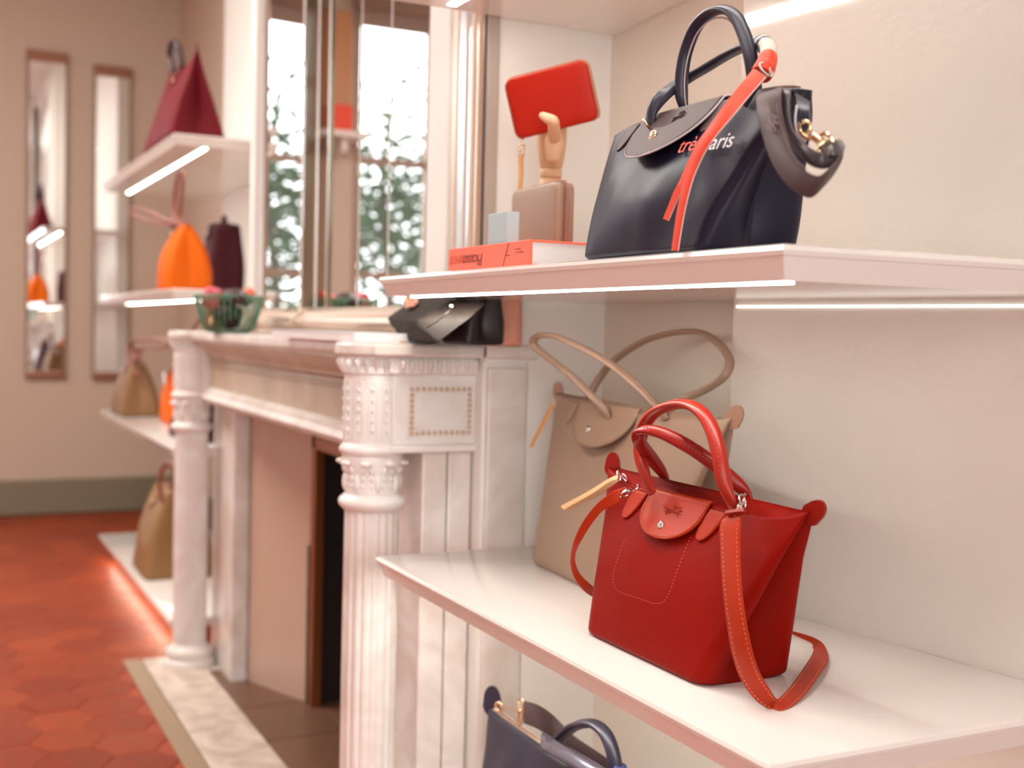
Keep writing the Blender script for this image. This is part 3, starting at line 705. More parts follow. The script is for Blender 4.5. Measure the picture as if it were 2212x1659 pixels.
# hearth
box('hearth_slab',(-1.64,-.138,FZ-.004),(.16,.024,FZ+.010),HEAR,FP,bevel=.003)
box('hearth_border',(-1.665,-.190,FZ-.004),(.16,-.140,FZ+.006),mat('beige stone strip',(.36,.25,.16),.5,var=.1),FP,bevel=.002)
for k in range(6):
    xa=-1.62+k*.27; ht=box('hearth_tile',(xa,.026,FZ-.006),(xa+.265,.235,FZ+.004),HTIL,FP,bevel=.002)
for k in range(3): box('hearth_tile',(XL1+k*.2,.237,FZ-.006),(XL1+.196+k*.2,.44,FZ+.004),HTIL,FP,bevel=.002)
tag(MB().add(*ball((-.98,.30,-.012),.020,(1.5,1,.8),8)).out('ash_lump',mat('grey ash',(.35,.30,.27),.9)),'small grey ash lump on the dark firebox floor','ash')

# ------------------------------------------------------------------ mirror on the breast
MM=thing('mantel_mirror','tall mirror of clear and olive tinted glass strips above the marble mantel, reflecting the windows','mirror',(-.65,.15,.971))
MY=.17
def pane(name,x0,x1,m,y=MY,bev=.004,z0=1.03,z1=2.80): return box(name,(x0,y-.006,z0),(x1,y,z1),m,MM,bevel=bev)
XM=lambda px:0
P_={}
xs=[-1.455,-1.425,-1.345,-1.325,-1.020,-.900,-.790,-.575,-.378,-.185]
pane('bevel_strip',-1.455,-1.432,MIRR,MY-.006,.005); pane('bronze_strip',-1.430,-1.345,BRNS,MY-.003,.004); pane('bevel_strip',-1.343,-1.325,MIRR,MY-.006,.005)
MB().prism([(-1.323,MY-.024),(-1.022,MY-.003),(-1.022,MY),(-1.323,MY)],1.03,2.80).out('mirror_pane',MIRR,MM,smooth=False,bevel=.002)
pane('bevel_strip',-1.020,-1.013,MIRR,MY-.006,.002); pane('olive_glass_strip',-1.011,-.908,OLIV,MY-.005,.005); pane('bevel_strip',-.906,-.893,MIRR,MY-.006,.004)
pane('smoky_strip',-.891,-.815,mat('smoky mirror strip',(.34,.28,.22),.05,1),MY-.003,.005); pane('bevel_strip',-.813,-.800,MIRR,MY-.006,.004); pane('olive_glass_strip',-.798,-.787,OLIV,MY-.005,.003)
pane('mirror_pane',-.785,-.578,MIRR,MY,.006); pane('mirror_pane',-.576,-.382,MIRR,MY,.006); pane('mirror_pane',-.380,-.120,MIRR,MY,.006)
box('frame_stile',(-.118,.142,1.02),(-.105,.171,2.84),mat('dark bronze line',(.12,.07,.05),.4,.5),MM)
box('frame_stile',(-.104,.138,.972),(-.003,.171,2.90),PALE,MM,bevel=.004)
for x0,x1,y0,m in ((-.001,.040,.140,SILV),(.041,.085,.136,mat('bright silver leaf',(.80,.76,.74),.24,.85)),(.086,.110,.140,SILV),(.111,.131,.143,mat('brown silver leaf',(.55,.38,.28),.35,.6))):
    box('frame_moulding',(x0,y0,.972),(x1,.171,2.90),m,MM,bevel=.009)
box('frame_stile',(-1.478,.140,1.02),(-1.457,.171,2.84),PALE,MM,bevel=.004)
# moulded silver base with breaks
def bmould(x0,x1,yo,nm='base_moulding'):
    pr=[(.170,.972),(.118-yo,.972),(.118-yo,.984),(.125-yo,.988),(.112-yo,.996),(.106-yo,1.006),(.110-yo,1.016),(.122-yo,1.022),(.128-yo,1.030),(.128-yo,1.040),(.170,1.040)]
    return mould(nm,pr,SILV,x0,x1,MM)
bmould(-1.47,-1.33,.012); bmould(-1.325,-1.03,.0); bmould(-1.025,-.88,.016); bmould(-.875,-.78,.004); bmould(-.775,-.110,.010)

# ------------------------------------------------------------------ shelves
def led_shelf(name,label,x0,x1,zt,yf=-.05,yb=.40,group=None,strip=True,ly=.045,lw=.010,backline=None,led=LEDM):
    t=thing(name,label,'shelf',((x0+x1)/2,yf,zt),group)
    prof=[(yf+.006,zt),(yf+.0015,zt-.002),(yf,zt-.006),(yf+.0015,zt-.0105),(yf+.003,zt-.0115),(yf+.012,zt-.033)]
    bx=backline or (lambda x:yb)
    # board as stacked, slightly inset outlines (front, right and left edges share the undercut profile)
    v=[]; n=0
    for y,z in prof:
        ins=y-yf
        pts=[(x0+ins,y),(x1-ins,y)]
        K=6
        bp=[(x1-ins-(x1-x0-2*ins)*k/K) for k in range(K+1)]
        pts+= [(x,bx(x)-.001) for x in bp]; n=len(pts); v+=[(x,yy,z) for x,yy in pts]
    L=len(prof); f=[tuple(range(n)),tuple(range((L-1)*n,L*n))[::-1]]+[(j*n+i,(j+1)*n+i,(j+1)*n+(i+1)%n,j*n+(i+1)%n) for j in range(L-1) for i in range(n)]
    obj('board',v,f,SHELFM,t,auto=25)
    if strip:
        zb=zt-.033
        box('led_strip',(x0+.035,yf+ly,zb-.0010),(x1-.05,yf+ly+lw,zb+.0005),led,t,bevel=0)
    return t
wb=lambda x: (.405-(x-.11)*.0964) if x<.634 else (.330+(x-.632)*.135)
RS='lacquered shelves in the right alcove'; LS='lacquered shelves in the left alcove'
led_shelf('display_shelf','cream lacquered display shelf at the top of the right alcove, above the navy bag',.155,1.21,1.5745,backline=wb,group=RS,ly=.10,lw=.016)
led_shelf('display_shelf','cream lacquered display shelf under the navy bag and the coral book',.155,1.21,1.083,backline=wb,group=RS,led=LEDD)
led_shelf('display_shelf','cream lacquered display shelf under the red handbag and the taupe tote',.165,1.215,.610,backline=wb,group=RS,led=LEDE)
led_shelf('display_shelf','lowest cream shelf of the right alcove, under the blue black handbag',.16,1.21,.07,backline=wb,group=RS)
LB=lambda x:.418 if x>-3.12 else .528
led_shelf('display_shelf','topmost cream shelf of the left alcove, under the burgundy bag',-3.32,-1.70,1.575,backline=LB,group=LS,led=LEDL,ly=.10,lw=.014)
led_shelf('display_shelf','cream shelf of the left alcove, under the orange bag with long handles',-3.32,-1.70,1.100,backline=LB,group=LS,led=LEDL,ly=.10,lw=.014)
led_shelf('display_shelf','cream shelf of the left alcove, under the bronze bag, at mantel frieze height',-3.32,-1.70,.610,backline=LB,group=LS,led=LEDL,ly=.10,lw=.014)
led_shelf('display_shelf','lowest cream board of the left alcove, just above the red tiles',-3.32,-1.70,.07,backline=LB,group=LS,led=LEDF)
# two glowing strips along the stucco wall
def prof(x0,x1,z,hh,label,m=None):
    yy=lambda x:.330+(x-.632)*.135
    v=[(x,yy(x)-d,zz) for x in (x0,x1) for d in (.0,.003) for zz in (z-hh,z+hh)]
    o=obj('light_profile',v,[(0,1,3,2),(4,6,7,5),(0,4,5,1),(2,3,7,6),(0,2,6,4),(1,5,7,3)],m or GLOWW,smooth=False)
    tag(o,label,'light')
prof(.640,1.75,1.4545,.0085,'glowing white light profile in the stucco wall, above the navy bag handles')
prof(.640,1.75,1.0405,.0020,'thin glowing light profile in the stucco wall, just under the navy bag shelf',GLOWB)

# ------------------------------------------------------------------ red handbag
def onfront(b,p,off=0.0):
    p=Vector(p); t=(p.z-b.c.z)/b.H
    lx=(p.x-b.c.x)*b.cr-b.shift[0]*t
    return b.front(max(-1,min(1,lx/b.a(t))),t,off)
def snap(name, p, n, r, m, parent):
    v,f=lathe([(r,0),(r,.0006),(r*.85,.0016),(r*.45,.0024),(.0001,.0026)],(0,0,0),28)
    n=Vector(n).normalized(); q=Vector((0,0,1)).rotation_difference(n)
    return obj(name,[Vector(p)+q@Vector(a) for a in v],f,m,parent,auto=50)
def clip(parent,p,q,m,s=1.0,name='trigger_clip'):
    """swivel clip from ring centre p towards strap end q"""
    p=Vector(p);q=Vector(q);d=(q-p);L=d.length;d.normalize();side=d.cross(Vector((.45,.89,0))).normalized();o=side.cross(d)
    mb=MB()
    v,f=sweep(spline([p-d*.003*s+side*.004*s,p-d*.006*s,p-d*.003*s-side*.0045*s,p+d*.005*s-side*.004*s,p+d*.009*s],5),circ(.0014*s,.0014*s,8),o); mb.add(v,f)
    v,f=sweep([p+d*.008*s,p+d*.014*s],circ(.0030*s,.0030*s,10),o); mb.add(v,f)
    v,f=sweep(spline([p+d*.014*s,q-d*.004*s],3),circ(.0016*s,.0016*s,8),o); mb.add(v,f)
    v,f=torus(q,.0062*s,.0012*s,o,20,6,1.2); mb.add(v,f)
    return mb.out(name,m,parent,auto=50)

B=Bag((.8725,.088,.6104),.262,.130,.405,.190,D1=.012,bulge=.012,crease=.044,ear=.018,dip=.0,wr=.0012,wf=11,seed=3,shift=(.0235,0),pb=1.05)
RB=thing('handbag','vermilion red leather handbag with tan zip pull, standing on the middle white shelf','handbag',(.8725,.088,.61))
B.body(RED,RB,rows=60)
fo,edge=B.flap(REDS,RB,.124,.058,xc=-.024,lift=.006,taper=.40)
stitches('stitching',edge,REDT,fo)
fn=lambda x,y,h: B.over(-.016+x,.024-y*.62,.0046+h,.0012)
emblem('embossed_emblem',fn,mat('pressed red leather',(.42,.03,.012),.4),fo,size=.0165,w=.00017,rot=-.1)
snap('snap_button',B.over(-.026,.043,.0042,.0033),B.over(-.026,.043,.03)-B.over(-.026,.043,0),.0058,CHRM,fo)
PK=[(0.7923,0.0500,0.7387),(0.7899,0.0420,0.7153),(0.7904,0.0370,0.6923),(0.8078,0.0350,0.6790),(0.8570,0.0350,0.6796),(0.9022,0.0350,0.6822),(0.9170,0.0370,0.6939),(0.9203,0.0410,0.7177),(0.9219,0.0460,0.7447),(0.9224,0.0520,0.7661)]
stitches('pocket_stitching',[onfront(B,p,.0006) for p in spline(PK,8)],mat('light rust thread',(.62,.14,.07),.6),RB,L=.0022,gap=.0022,w=.0004)
# handle tabs, handles
for bk in (False,True):
    tl=B.patch(REDS,RB,-.107,.004,.036,.030,back=bk,skew=-.012); tr=B.patch(REDS,RB,.058,.004,.036,.032,back=bk,skew=-.010)
HA=[(0.8425,0.0600,0.8031),(0.8325,0.0570,0.8237),(0.8161,0.0600,0.8464),(0.8127,0.0620,0.8720),(0.8354,0.0600,0.8968),(0.8750,0.0560,0.9115),(0.9175,0.0530,0.9177),(0.9550,0.0500,0.9113),(0.9808,0.0480,0.8926),(0.9978,0.0460,0.8660),(1.0058,0.0460,0.8415),(1.0106,0.0500,0.8231),(1.0083,0.0580,0.8061)]
HB=[(0.8018,0.1080,0.8052),(0.8056,0.1000,0.8225),(0.8196,0.0720,0.8464),(0.8432,0.0400,0.8684),(0.8509,0.0360,0.8804),(0.8709,0.0400,0.8837),(0.8955,0.0500,0.8786),(0.9174,0.0680,0.8651),(0.9380,0.0840,0.8490),(0.9553,0.0980,0.8329),(0.9636,0.1080,0.8197),(0.9678,0.1120,0.8040)]
oa,pa_=handle('handle',HA,mat('red handle leather',(.34,.016,.006),.32,spec=.4),RB,r=.0068,fin=.004,up=Vector((.3,1,0))); ob,pb_=handle('handle',HB,REDD,RB,r=.0066,fin=.004,up=Vector((.3,1,.3)))
def side_stitch(path,up,off,parent,r,m=REDT):
    pts=[]
    for i in range(12,len(path)-12):
        t=(path[i+1]-path[i-1]).normalized(); b=t.cross(up).normalized(); nn=b.cross(t); pts.append(path[i]-up.normalized()*r*.98+b*off)
    stitches('stitching',pts,m,parent,out=-up)
side_stitch(pa_,Vector((.3,1,0)),.0048,oa,.0052); side_stitch(pb_,Vector((.3,1,.3)),.0048,ob,.0052)
eL=B.ear_tab(REDD,RB,-1,.022,-.02,turn=.75); eR=B.ear_tab(REDD,RB,1,.024,.95,turn=.2)
# zip
zp=[B.T((x,0,B.zt(x/B.a(1),1)+.001)) for x in [ -.18+.36*k/30 for k in range(31)]]
v,f=sweep(zp,[(-.004,0),(.004,0),(.004,.0015),(-.004,.0015)],Vector((0,0,1))); obj('zip',v,f,ZIP,RB,smooth=False)
mb=MB()
for k in range(len(zp)*3-3):
    q=k/3; i=int(q); p=zp[i].lerp(zp[min(i+1,len(zp)-1)],q-i); mb.box((p.x-.001,p.y-.0022,p.z),(p.x+.001,p.y+.0022,p.z+.0028))
mb.out('zip_teeth',CHRM,RB,smooth=False)
rg0=Vector((0.7386,0.0750,0.8111)); v,f=torus(rg0,.0075,.0013,(.7,.7,.2)); zr=obj('zip_ring',v,f,CHRM,RB); v,f=torus(rg0+Vector((.008,.004,-.001)),.0055,.0012,(.1,.9,.5)); obj('ring_link',v,f,CHRM,zr)
ribbon('zip_pull',[(0.7454,0.0680,0.8133),(0.7413,0.0580,0.8089),(0.7083,0.0500,0.7898),(0.6389,0.0450,0.7591)],[(0.7500,0.0660,0.8085),(0.7439,0.0580,0.8044),(0.7157,0.0500,0.7865),(0.6483,0.0450,0.7554)],NAT,RB,th=.0022)
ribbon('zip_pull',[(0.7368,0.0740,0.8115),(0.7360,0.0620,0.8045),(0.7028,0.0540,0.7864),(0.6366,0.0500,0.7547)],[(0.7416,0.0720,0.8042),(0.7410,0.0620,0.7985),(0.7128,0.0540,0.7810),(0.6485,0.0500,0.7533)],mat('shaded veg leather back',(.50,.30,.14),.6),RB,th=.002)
# shoulder strap: one loop at the left, one at the right front
S1=ribbon('shoulder_strap',[(0.8044,0.0450,0.8067),(0.7995,0.0300,0.8009),(0.7756,0.0200,0.7817),(0.7438,0.0150,0.7475),(0.7138,0.0200,0.7089),(0.6937,0.0350,0.6764),(0.6824,0.0600,0.6491),(0.6625,0.1000,0.6270)],
 [(0.8031,0.0450,0.7915),(0.7971,0.0320,0.7842),(0.7796,0.0240,0.7715),(0.7520,0.0200,0.7426),(0.7155,0.0260,0.7070),(0.6921,0.0450,0.6785),(0.6846,0.0700,0.6570),(0.6577,0.1100,0.6349)],REDS,RB,th=.0026)
A2=[(1.0191,0.0420,0.8044),(1.0144,0.0360,0.7934),(1.0238,0.0300,0.7716),(1.0399,0.0220,0.7352),(1.0535,0.0180,0.7038),(1.0659,0.0180,0.6675),(1.0733,0.0260,0.6393),(1.0796,0.0400,0.6189),(1.0868,0.0540,0.6091),(1.0971,0.0620,0.6093),(1.0770,0.1050,0.6140),(1.0252,0.1750,0.6190),(0.9742,0.2300,0.6144),(0.9164,0.2700,0.6169),(0.8641,0.2800,0.6151),(0.7823,0.2850,0.6063),(0.7208,0.2850,0.6018)]
B2=[(1.0455,0.0420,0.8114),(1.0492,0.0360,0.8014),(1.0568,0.0300,0.7774),(1.0716,0.0220,0.7416),(1.0847,0.0180,0.7109),(1.0954,0.0200,0.6773),(1.0959,0.0300,0.6538),(1.0933,0.0460,0.6339),(1.0870,0.0600,0.6207),(1.0808,0.0700,0.6177),(1.0472,0.1150,0.6181),(0.9976,0.1800,0.6257),(0.9444,0.2320,0.6178),(0.8984,0.2680,0.6067),(0.8600,0.2780,0.5997),(0.7807,0.2830,0.5909),(0.7221,0.2830,0.5871)]
S2=ribbon('shoulder_strap',A2,B2,REDS,RB,th=.0028)
sa=spline(A2,8); sb=spline(B2,8)
for k in (.13,.87): stitches('stitching',[sa[i].lerp(sb[i],k) for i in range(6,96)],REDT,S2,out=Vector((.8,-.9,.2)),lift=.0016)
ribbon('strap_keeper',[(1.0218,0.0380,0.8080),(1.0230,0.0360,0.8053)],[(1.0529,0.0380,0.8156),(1.0549,0.0360,0.8126)],REDD,S2,th=.006,n=2)
clip(RB,(0.8101,0.0550,0.8059),(0.8096,0.0420,0.8000),CHRM,1.05); clip(RB,(1.0214,0.0600,0.8212),(1.0319,0.0450,0.8112),CHRM,1.1)
v,f=torus((0.7985,0.0850,0.8080),.0055,.0013,(.6,.6,.4)); obj('d_ring',v,f,CHRM,RB); v,f=torus((1.0069,0.0700,0.8156),.0080,.0014,(.8,.5,.3)); obj('d_ring',v,f,CHRM,RB)

# ------------------------------------------------------------------ taupe tote behind it
B=Bag((.500,.222,.6103),.390,.135,.565,.272,rot=-.085,D1=.010,bulge=.006,crease=.045,ear=.010,dip=0,wr=.0016,wf=7,seed=9,shift=(.037,0),pb=1.0)
TB=thing('tote_bag','taupe leather tote with two long thin handles, behind the red handbag','tote bag',(.515,.222,.61))
B.body(TAUP,TB,rows=56)
fo,edge=B.flap(TAUP,TB,.205,.074,xc=-.065,lift=.014,taper=.25)
stitches('stitching',edge,TAUD,fo)
snap('snap_button',B.over(-.088,.048,.0042,.0075),B.over(-.088,.048,.03)-B.over(-.088,.048,0),.0065,CHRM,fo)
emblem('embossed_emblem',lambda x,y,h:B.over(-.072+x,.022-y,.0046+h,.001),TAUD,fo,size=.009,w=.0002)
for bk in (False,True):
    B.patch(TAUP,TB,-.190,.003,.038,.026,back=bk,skew=-.010); B.patch(TAUP,TB,.050,.003,.038,.026,back=bk,skew=.006)
T1=[(0.4896,0.2080,0.8673),(0.4883,0.2000,0.8829),(0.4731,0.1920,0.8963),(0.4293,0.1780,0.9264),(0.3751,0.1650,0.9536),(0.3451,0.1550,0.9713),(0.3459,0.1500,0.9825),(0.3766,0.1480,0.9912),(0.4429,0.1480,0.9865),(0.5382,0.1550,0.9637),(0.5963,0.1680,0.9389),(0.6373,0.1820,0.9099),(0.6518,0.1950,0.8911),(0.6560,0.2020,0.8782)]
T2=[(0.3454,0.2500,0.8603),(0.3397,0.2580,0.8815),(0.3445,0.2720,0.9150),(0.3726,0.2880,0.9525),(0.4368,0.3000,0.9846),(0.5065,0.3060,0.9991),(0.5749,0.3100,1.0015),(0.6255,0.3120,0.9859),(0.6536,0.3120,0.9623),(0.6561,0.3020,0.9395),(0.6308,0.2900,0.9193),(0.6075,0.2620,0.9003),(0.6029,0.2420,0.8852),(0.6211,0.2320,0.8684)]
o1,p1=handle('handle',T1,TAUP,TB,r=.0050,fin=.004,up=Vector((.2,1,0)),flat=.08); o2,p2=handle('handle',T2,TAUP,TB,r=.0050,fin=.004,up=Vector((.2,1,0)),flat=.08)
side_stitch(p1,Vector((.2,1,0)),.0040,o1,.004,TAUD)
B.ear_tab(TAUD,TB,-1,.020,.1,turn=.8); B.ear_tab(TAUD,TB,1,.026,.85,turn=.3)
zp=[B.T((x,0,B.zt(x/B.a(1),1)+.001)) for x in [ -.25+.50*k/30 for k in range(31)]]
v,f=sweep(zp,[(-.004,0),(.004,0),(.004,.0015),(-.004,.0015)],Vector((0,0,1))); obj('zip',v,f,ZIP,TB,smooth=False)
v,f=torus((0.3025,0.2150,0.8762),.0075,.0013,(.4,.9,.1)); obj('zip_ring',v,f,GOLD,TB)
ribbon('zip_pull',[(0.3063,0.2050,0.8757),(0.3031,0.1900,0.8453),(0.2792,0.1800,0.8019)],[(0.3146,0.2050,0.8739),(0.3131,0.1900,0.8446),(0.2877,0.1800,0.8012)],TAN,TB,th=.0025)

# ------------------------------------------------------------------ navy handbag on the upper shelf
B=Bag((.936,.030,1.0835),.246,.128,.352,.165,D1=.016,bulge=.016,crease=.026,ear=-.010,dip=-.0,wr=.0055,wf=13,seed=5,shift=(.032,-.002),pb=1.25,rc=.014)
NB=thing('handbag','navy nylon handbag with coral ribbons and coral and white lettering, on the upper shelf','handbag',(.952,.032,1.0835))
B.body(NAVY,NB,rows=64)
fo,edge=B.flap(PLUM,NB,.150,.068,xc=-.022,lift=.013,taper=.30,back=.022)
def rim(b,w,L,xc,taper,lift,m,parent,r=.0013,back=.02):
    pts=[]
    for sgn,seq in ((-1,range(0,41)),(1,range(40,-1,-1))):
        for k in seq:
            vv=-back*.2+(L+back*.2)*k/40; q=max(0,vv/L); hw=w/2*(1 if q<taper else sqrt(max(0,1-((q-taper)/(1-taper))**2)))
            pts.append(b.over(xc+sgn*hw,vv,.0028,lift*q*q))
    v,f=sweep(pts,circ(r,r,6),Vector((0,.3,1))); return obj('pale_piping',v,f,m,parent)
rim(B,.150,.068,-.022,.30,.013,LINE,fo)
snap('snap_button',B.over(-.034,.040,.0042,.005),B.over(-.034,.040,.03)-B.over(-.034,.040,0),.0065,GOLD,fo)
emblem('embossed_emblem',lambda x,y,h:B.over(-.010+x,.020-y,.0046+h,.0012),mat('pressed plum leather',(.062,.038,.038),.5),fo,size=.009,w=.00010,rot=.1)
for bk in (False,True):
    B.patch(PLUM,NB,-.120,.004,.030,.026,back=bk,skew=-.006); B.patch(PLUM,NB,.062,.004,.034,.028,back=bk,skew=-.006)
H1=[(0.9031,0.0500,1.2531),(0.9031,0.0460,1.2744),(0.9057,0.0440,1.2975),(0.9136,0.0440,1.3233),(0.9314,0.0440,1.3457),(0.9574,0.0440,1.3554),(0.9830,0.0440,1.3531),(1.0051,0.0440,1.3398),(1.0216,0.0440,1.3168),(1.0332,0.0440,1.2917),(1.0373,0.0460,1.2694),(1.0387,0.0500,1.2479)]
H2=[(0.8914,0.0080,1.2380),(0.8960,0.0120,1.2556),(0.8987,0.0260,1.2730),(0.8913,0.0560,1.2935),(0.9196,0.0680,1.3057),(0.9548,0.0740,1.3154),(0.9908,0.0720,1.3167),(1.0289,0.0600,1.3090),(1.0644,0.0400,1.2914),(1.0830,0.0220,1.2703),(1.0837,0.0100,1.2526),(1.0687,0.0060,1.2352)]
o1,p1=handle('handle',H1,NAVL,NB,r=.0058,fin=.0045,up=Vector((.2,1,0)),flat=.1); o2,p2=handle('handle',H2,NAVL,NB,r=.0058,fin=.004,up=Vector((.2,1,.2)),flat=.14)
def edge_line(path,up,m,parent,r=.0010,off=.0085):
    pts=[]; 
    for i in range(1,len(path)-1):
        t=(path[i+1]-path[i-1]).normalized(); b=t.cross(up).normalized(); pts.append(path[i]-b*off-up.normalized()*.002)
    v,f=sweep(pts,circ(r,r,6),up); return obj('pale_piping',v,f,m,parent)
edge_line(p1,Vector((.2,1,0)),mat('rose grey edge paint',(.50,.38,.36),.5),o1)
# rings at the handle feet
v,f=torus((0.8990,0.0000,1.2372),.0062,.0016,(.5,.6,.6)); obj('d_ring',v,f,GOLD,NB)
# zip with ear
zp=[B.T((x,0,B.zt(x/B.a(1),1)+.001)) for x in [ -.16+.32*k/24 for k in range(25)]]
v,f=sweep(zp,[(-.004,0),(.004,0),(.004,.0015),(-.004,.0015)],Vector((0,0,1))); obj('zip',v,f,ZIP,NB,smooth=False)
# embroidered lettering
pA=onfront(B,(0.9821,-0.0100,1.1908)); pB=onfront(B,(1.0730,-0.0100,1.1801))
def letters(name,body,x0,zb,size,m):
    v,f=text_mesh(body,size,.12,.0003,-.0001)
    out=[]
    for p in v:
        q=onfront(B,(x0+p.x,0,zb+p.y),.0009+p.z+B.wr*.9); out.append(q)
    o=obj(name,out,f,m,NB,smooth=False); return max(p.x for p in v)
pa=(0.9939,-0.0180,1.1887)
w=letters('lettering','tr\u00e8s',pa[0],pa[2],.024,mat('coral thread',(.90,.12,.06),.5))
pb2=(1.0350,-0.0160,1.1850)
letters('lettering','paris',pb2[0],pb2[2]+.001,.024,mat('white thread',(.85,.83,.85),.5))
# eyelet tab and shoulder strap, folded over the right end of the bag
TA=[(1.1420,0.0120,1.2331),(1.1664,-0.0040,1.2132),(1.1743,-0.0100,1.1998),(1.1814,-0.0120,1.1867),(1.1882,-0.0120,1.1802)]
TBb=[(1.1655,0.0120,1.2206),(1.1850,-0.0040,1.2082),(1.1939,-0.0100,1.1970),(1.1956,-0.0120,1.1848),(1.1921,-0.0120,1.1797)]
et=ribbon('eyelet_tab',TA,TBb,NAVL,NB,th=.003)
v,f=sweep(spline([(1.1705,-0.0080,1.2151),(1.1766,-0.0140,1.1991),(1.1836,-0.0160,1.1860),(1.1943,-0.0160,1.1782)],6),circ(.0012,.0012,6),Vector((0,1,0))); obj('pale_piping',v,f,LINE,et)
ec=Vector((1.1930,-0.0165,1.1906)); v,f=torus(ec,.0058,.0020,(.35,-.93,0),28,8); obj('eyelet',v,f,GOLD,et)
ST=thing('shoulder_strap','wide brown black leather shoulder strap draped over the right end of the navy handbag','strap',(1.14,-.04,1.2))
s1=ribbon('strap',[(1.0696,0.0350,1.2414),(1.0981,0.0040,1.2381),(1.1284,-0.0220,1.2273),(1.1487,-0.0360,1.2083),(1.1693,-0.0440,1.1811),(1.1916,-0.0500,1.1547),(1.2145,-0.0520,1.1344),(1.2314,-0.0500,1.1240),(1.2402,-0.0460,1.1211),(1.2420,-0.0360,1.1301),(1.2379,-0.0200,1.1439),(1.2299,-0.0040,1.1583),(1.2204,0.0060,1.1715)],
 [(1.1059,0.0350,1.2447),(1.1350,0.0040,1.2387),(1.1648,-0.0220,1.2287),(1.1832,-0.0360,1.2073),(1.2010,-0.0440,1.1811),(1.2183,-0.0500,1.1599),(1.2357,-0.0520,1.1456),(1.2470,-0.0500,1.1393),(1.2530,-0.0460,1.1390),(1.2530,-0.0360,1.1462),(1.2408,-0.0200,1.1569),(1.2258,-0.0040,1.1670),(1.2140,0.0060,1.1777)],PLUM,ST,th=.0028,auto=60)
s2=ribbon('strap',[(1.0928,0.0380,1.2468),(1.1273,0.0080,1.2391),(1.1504,-0.0120,1.2300),(1.1645,-0.0220,1.2095),(1.1809,-0.0300,1.1872),(1.2009,-0.0360,1.1685),(1.2228,-0.0400,1.1549),(1.2373,-0.0380,1.1473),(1.2420,-0.0280,1.1480),(1.2370,-0.0120,1.1588),(1.2284,0.0000,1.1699),(1.2139,0.0060,1.1798)],
 [(1.1044,0.0380,1.2449),(1.1426,0.0080,1.2361),(1.1660,-0.0120,1.2274),(1.1779,-0.0220,1.2074),(1.1925,-0.0300,1.1898),(1.2106,-0.0360,1.1764),(1.2283,-0.0400,1.1664),(1.2409,-0.0380,1.1602),(1.2414,-0.0280,1.1594),(1.2313,-0.0120,1.1652),(1.2198,0.0000,1.1727),(1.2003,0.0060,1.1790)],mat('brown black strap leather',(.05,.033,.038),.35,bump=.08,bscale=300,dist=.0005),ST,th=.0028,auto=60)
ribbon('strap_end',[(1.2150,-0.0160,1.1685),(1.2251,-0.0180,1.1712),(1.2272,-0.0120,1.1739),(1.2233,0.0000,1.1755)],[(1.2320,-0.0240,1.1600),(1.2462,-0.0280,1.1572),(1.2465,-0.0200,1.1595),(1.2330,-0.0040,1.1674)],mat('embossed dark strap end',(.03,.022,.028),.3),ST,th=.004)
sA=spline([(1.1814,-0.0395,1.2114),(1.1893,-0.0425,1.1953),(1.2069,-0.0475,1.1738),(1.2284,-0.0530,1.1544),(1.2449,-0.0545,1.1432)],10)
stitches('stitching',sA,mat('greige thread',(.22,.15,.14),.6),s1,L=.0026,gap=.0012,w=.0006,out=Vector((.45,-.89,0)),lift=.001)
PV=Vector((1.1707,-0.0400,1.2126)); EV=(Vector((1.1906,-0.0475,1.1759))-PV).normalized(); SV=(Vector((1.1840,-0.0400,1.2114))-PV).normalized(); NV=SV.cross(EV).normalized(); NV = NV if NV.y<0 else -NV
emblem('embossed_emblem',lambda x,y,h: PV+EV*(.018+x)+SV*(y-.0008)+NV*(.0016+h),mat('raised strap leather',(.30,.21,.20),.25),s1,size=.0150,w=.00032)
cl=clip(NB,(1.1992,-0.0200,1.1881),(1.2198,-0.0140,1.1722),GOLD,1.45); mb=MB()
v,f=sweep(spline([(1.2291,-0.0280,1.1633),(1.2194,-0.0240,1.1665),(1.2183,-0.0200,1.1703),(1.2210,-0.0120,1.1764),(1.2162,0.0040,1.1781)],5),circ(.0016,.0016,8),Vector((0,1,0))); obj('strap_ring',v,f,GOLD,ST)
# coral and striped ribbon charm wound round the rear handle
CH=thing('bag_charm','coral leather ribbon charm with cream and navy wraps, tied to the navy handbag handle','bag charm',tuple(Vector((1.0830,0.0200,1.2770))))
def on_path(path,a,b):
    n=len(path)-1; i0,i1=int(a*n),int(b*n); return path[i0:max(i1,i0+2)+1]
cols=[STRN,CREAM,STRN,CREAM,STRN,CREAM,CREAM,CREAM,CREAM,CREAM]
a0,a1=.565,.770
for k in range(len(cols)):
    q0=a0+(a1-a0)*k/len(cols); q1=a0+(a1-a0)*(k+1)/len(cols)
    n=len(p2)-1
    def smp(s): s*=n; i=int(s); return p2[i].lerp(p2[min(i+1,n)],s-i)
    seg=[smp(q0+(q1-q0)*j/4) for j in range(5)]
    v,f=sweep(seg,circ(.0094,.0094,16),Vector((.2,1,.2)),lambda s:(.93+.07*sin(pi*s),)*2); obj('wrap',v,f,cols[k],CH,auto=50)
def band(a,b,r,m,sc=1.15):
    n=len(p2)-1
    seg=[]
    for j in range(6):
        s=(a+(b-a)*j/5)*n; i=int(s); seg.append(p2[i].lerp(p2[min(i+1,n)],s-i))
    v,f=sweep(seg,circ(r*sc,r,20),Vector((.2,1,.2)),lambda s:(.96+.04*sin(pi*s),)*2); return obj('leather_band',v,f,m,CH,auto=40)
band(.772,.812,.0102,CORAL); bb=band(.818,.862,.0112,CORAL,1.2)
v,f=torus((1.0975,0.0120,1.2642),.0085,.0011,(.8,.2,.55),24,6); obj('cord_loop',v,f,CREAM,CH)
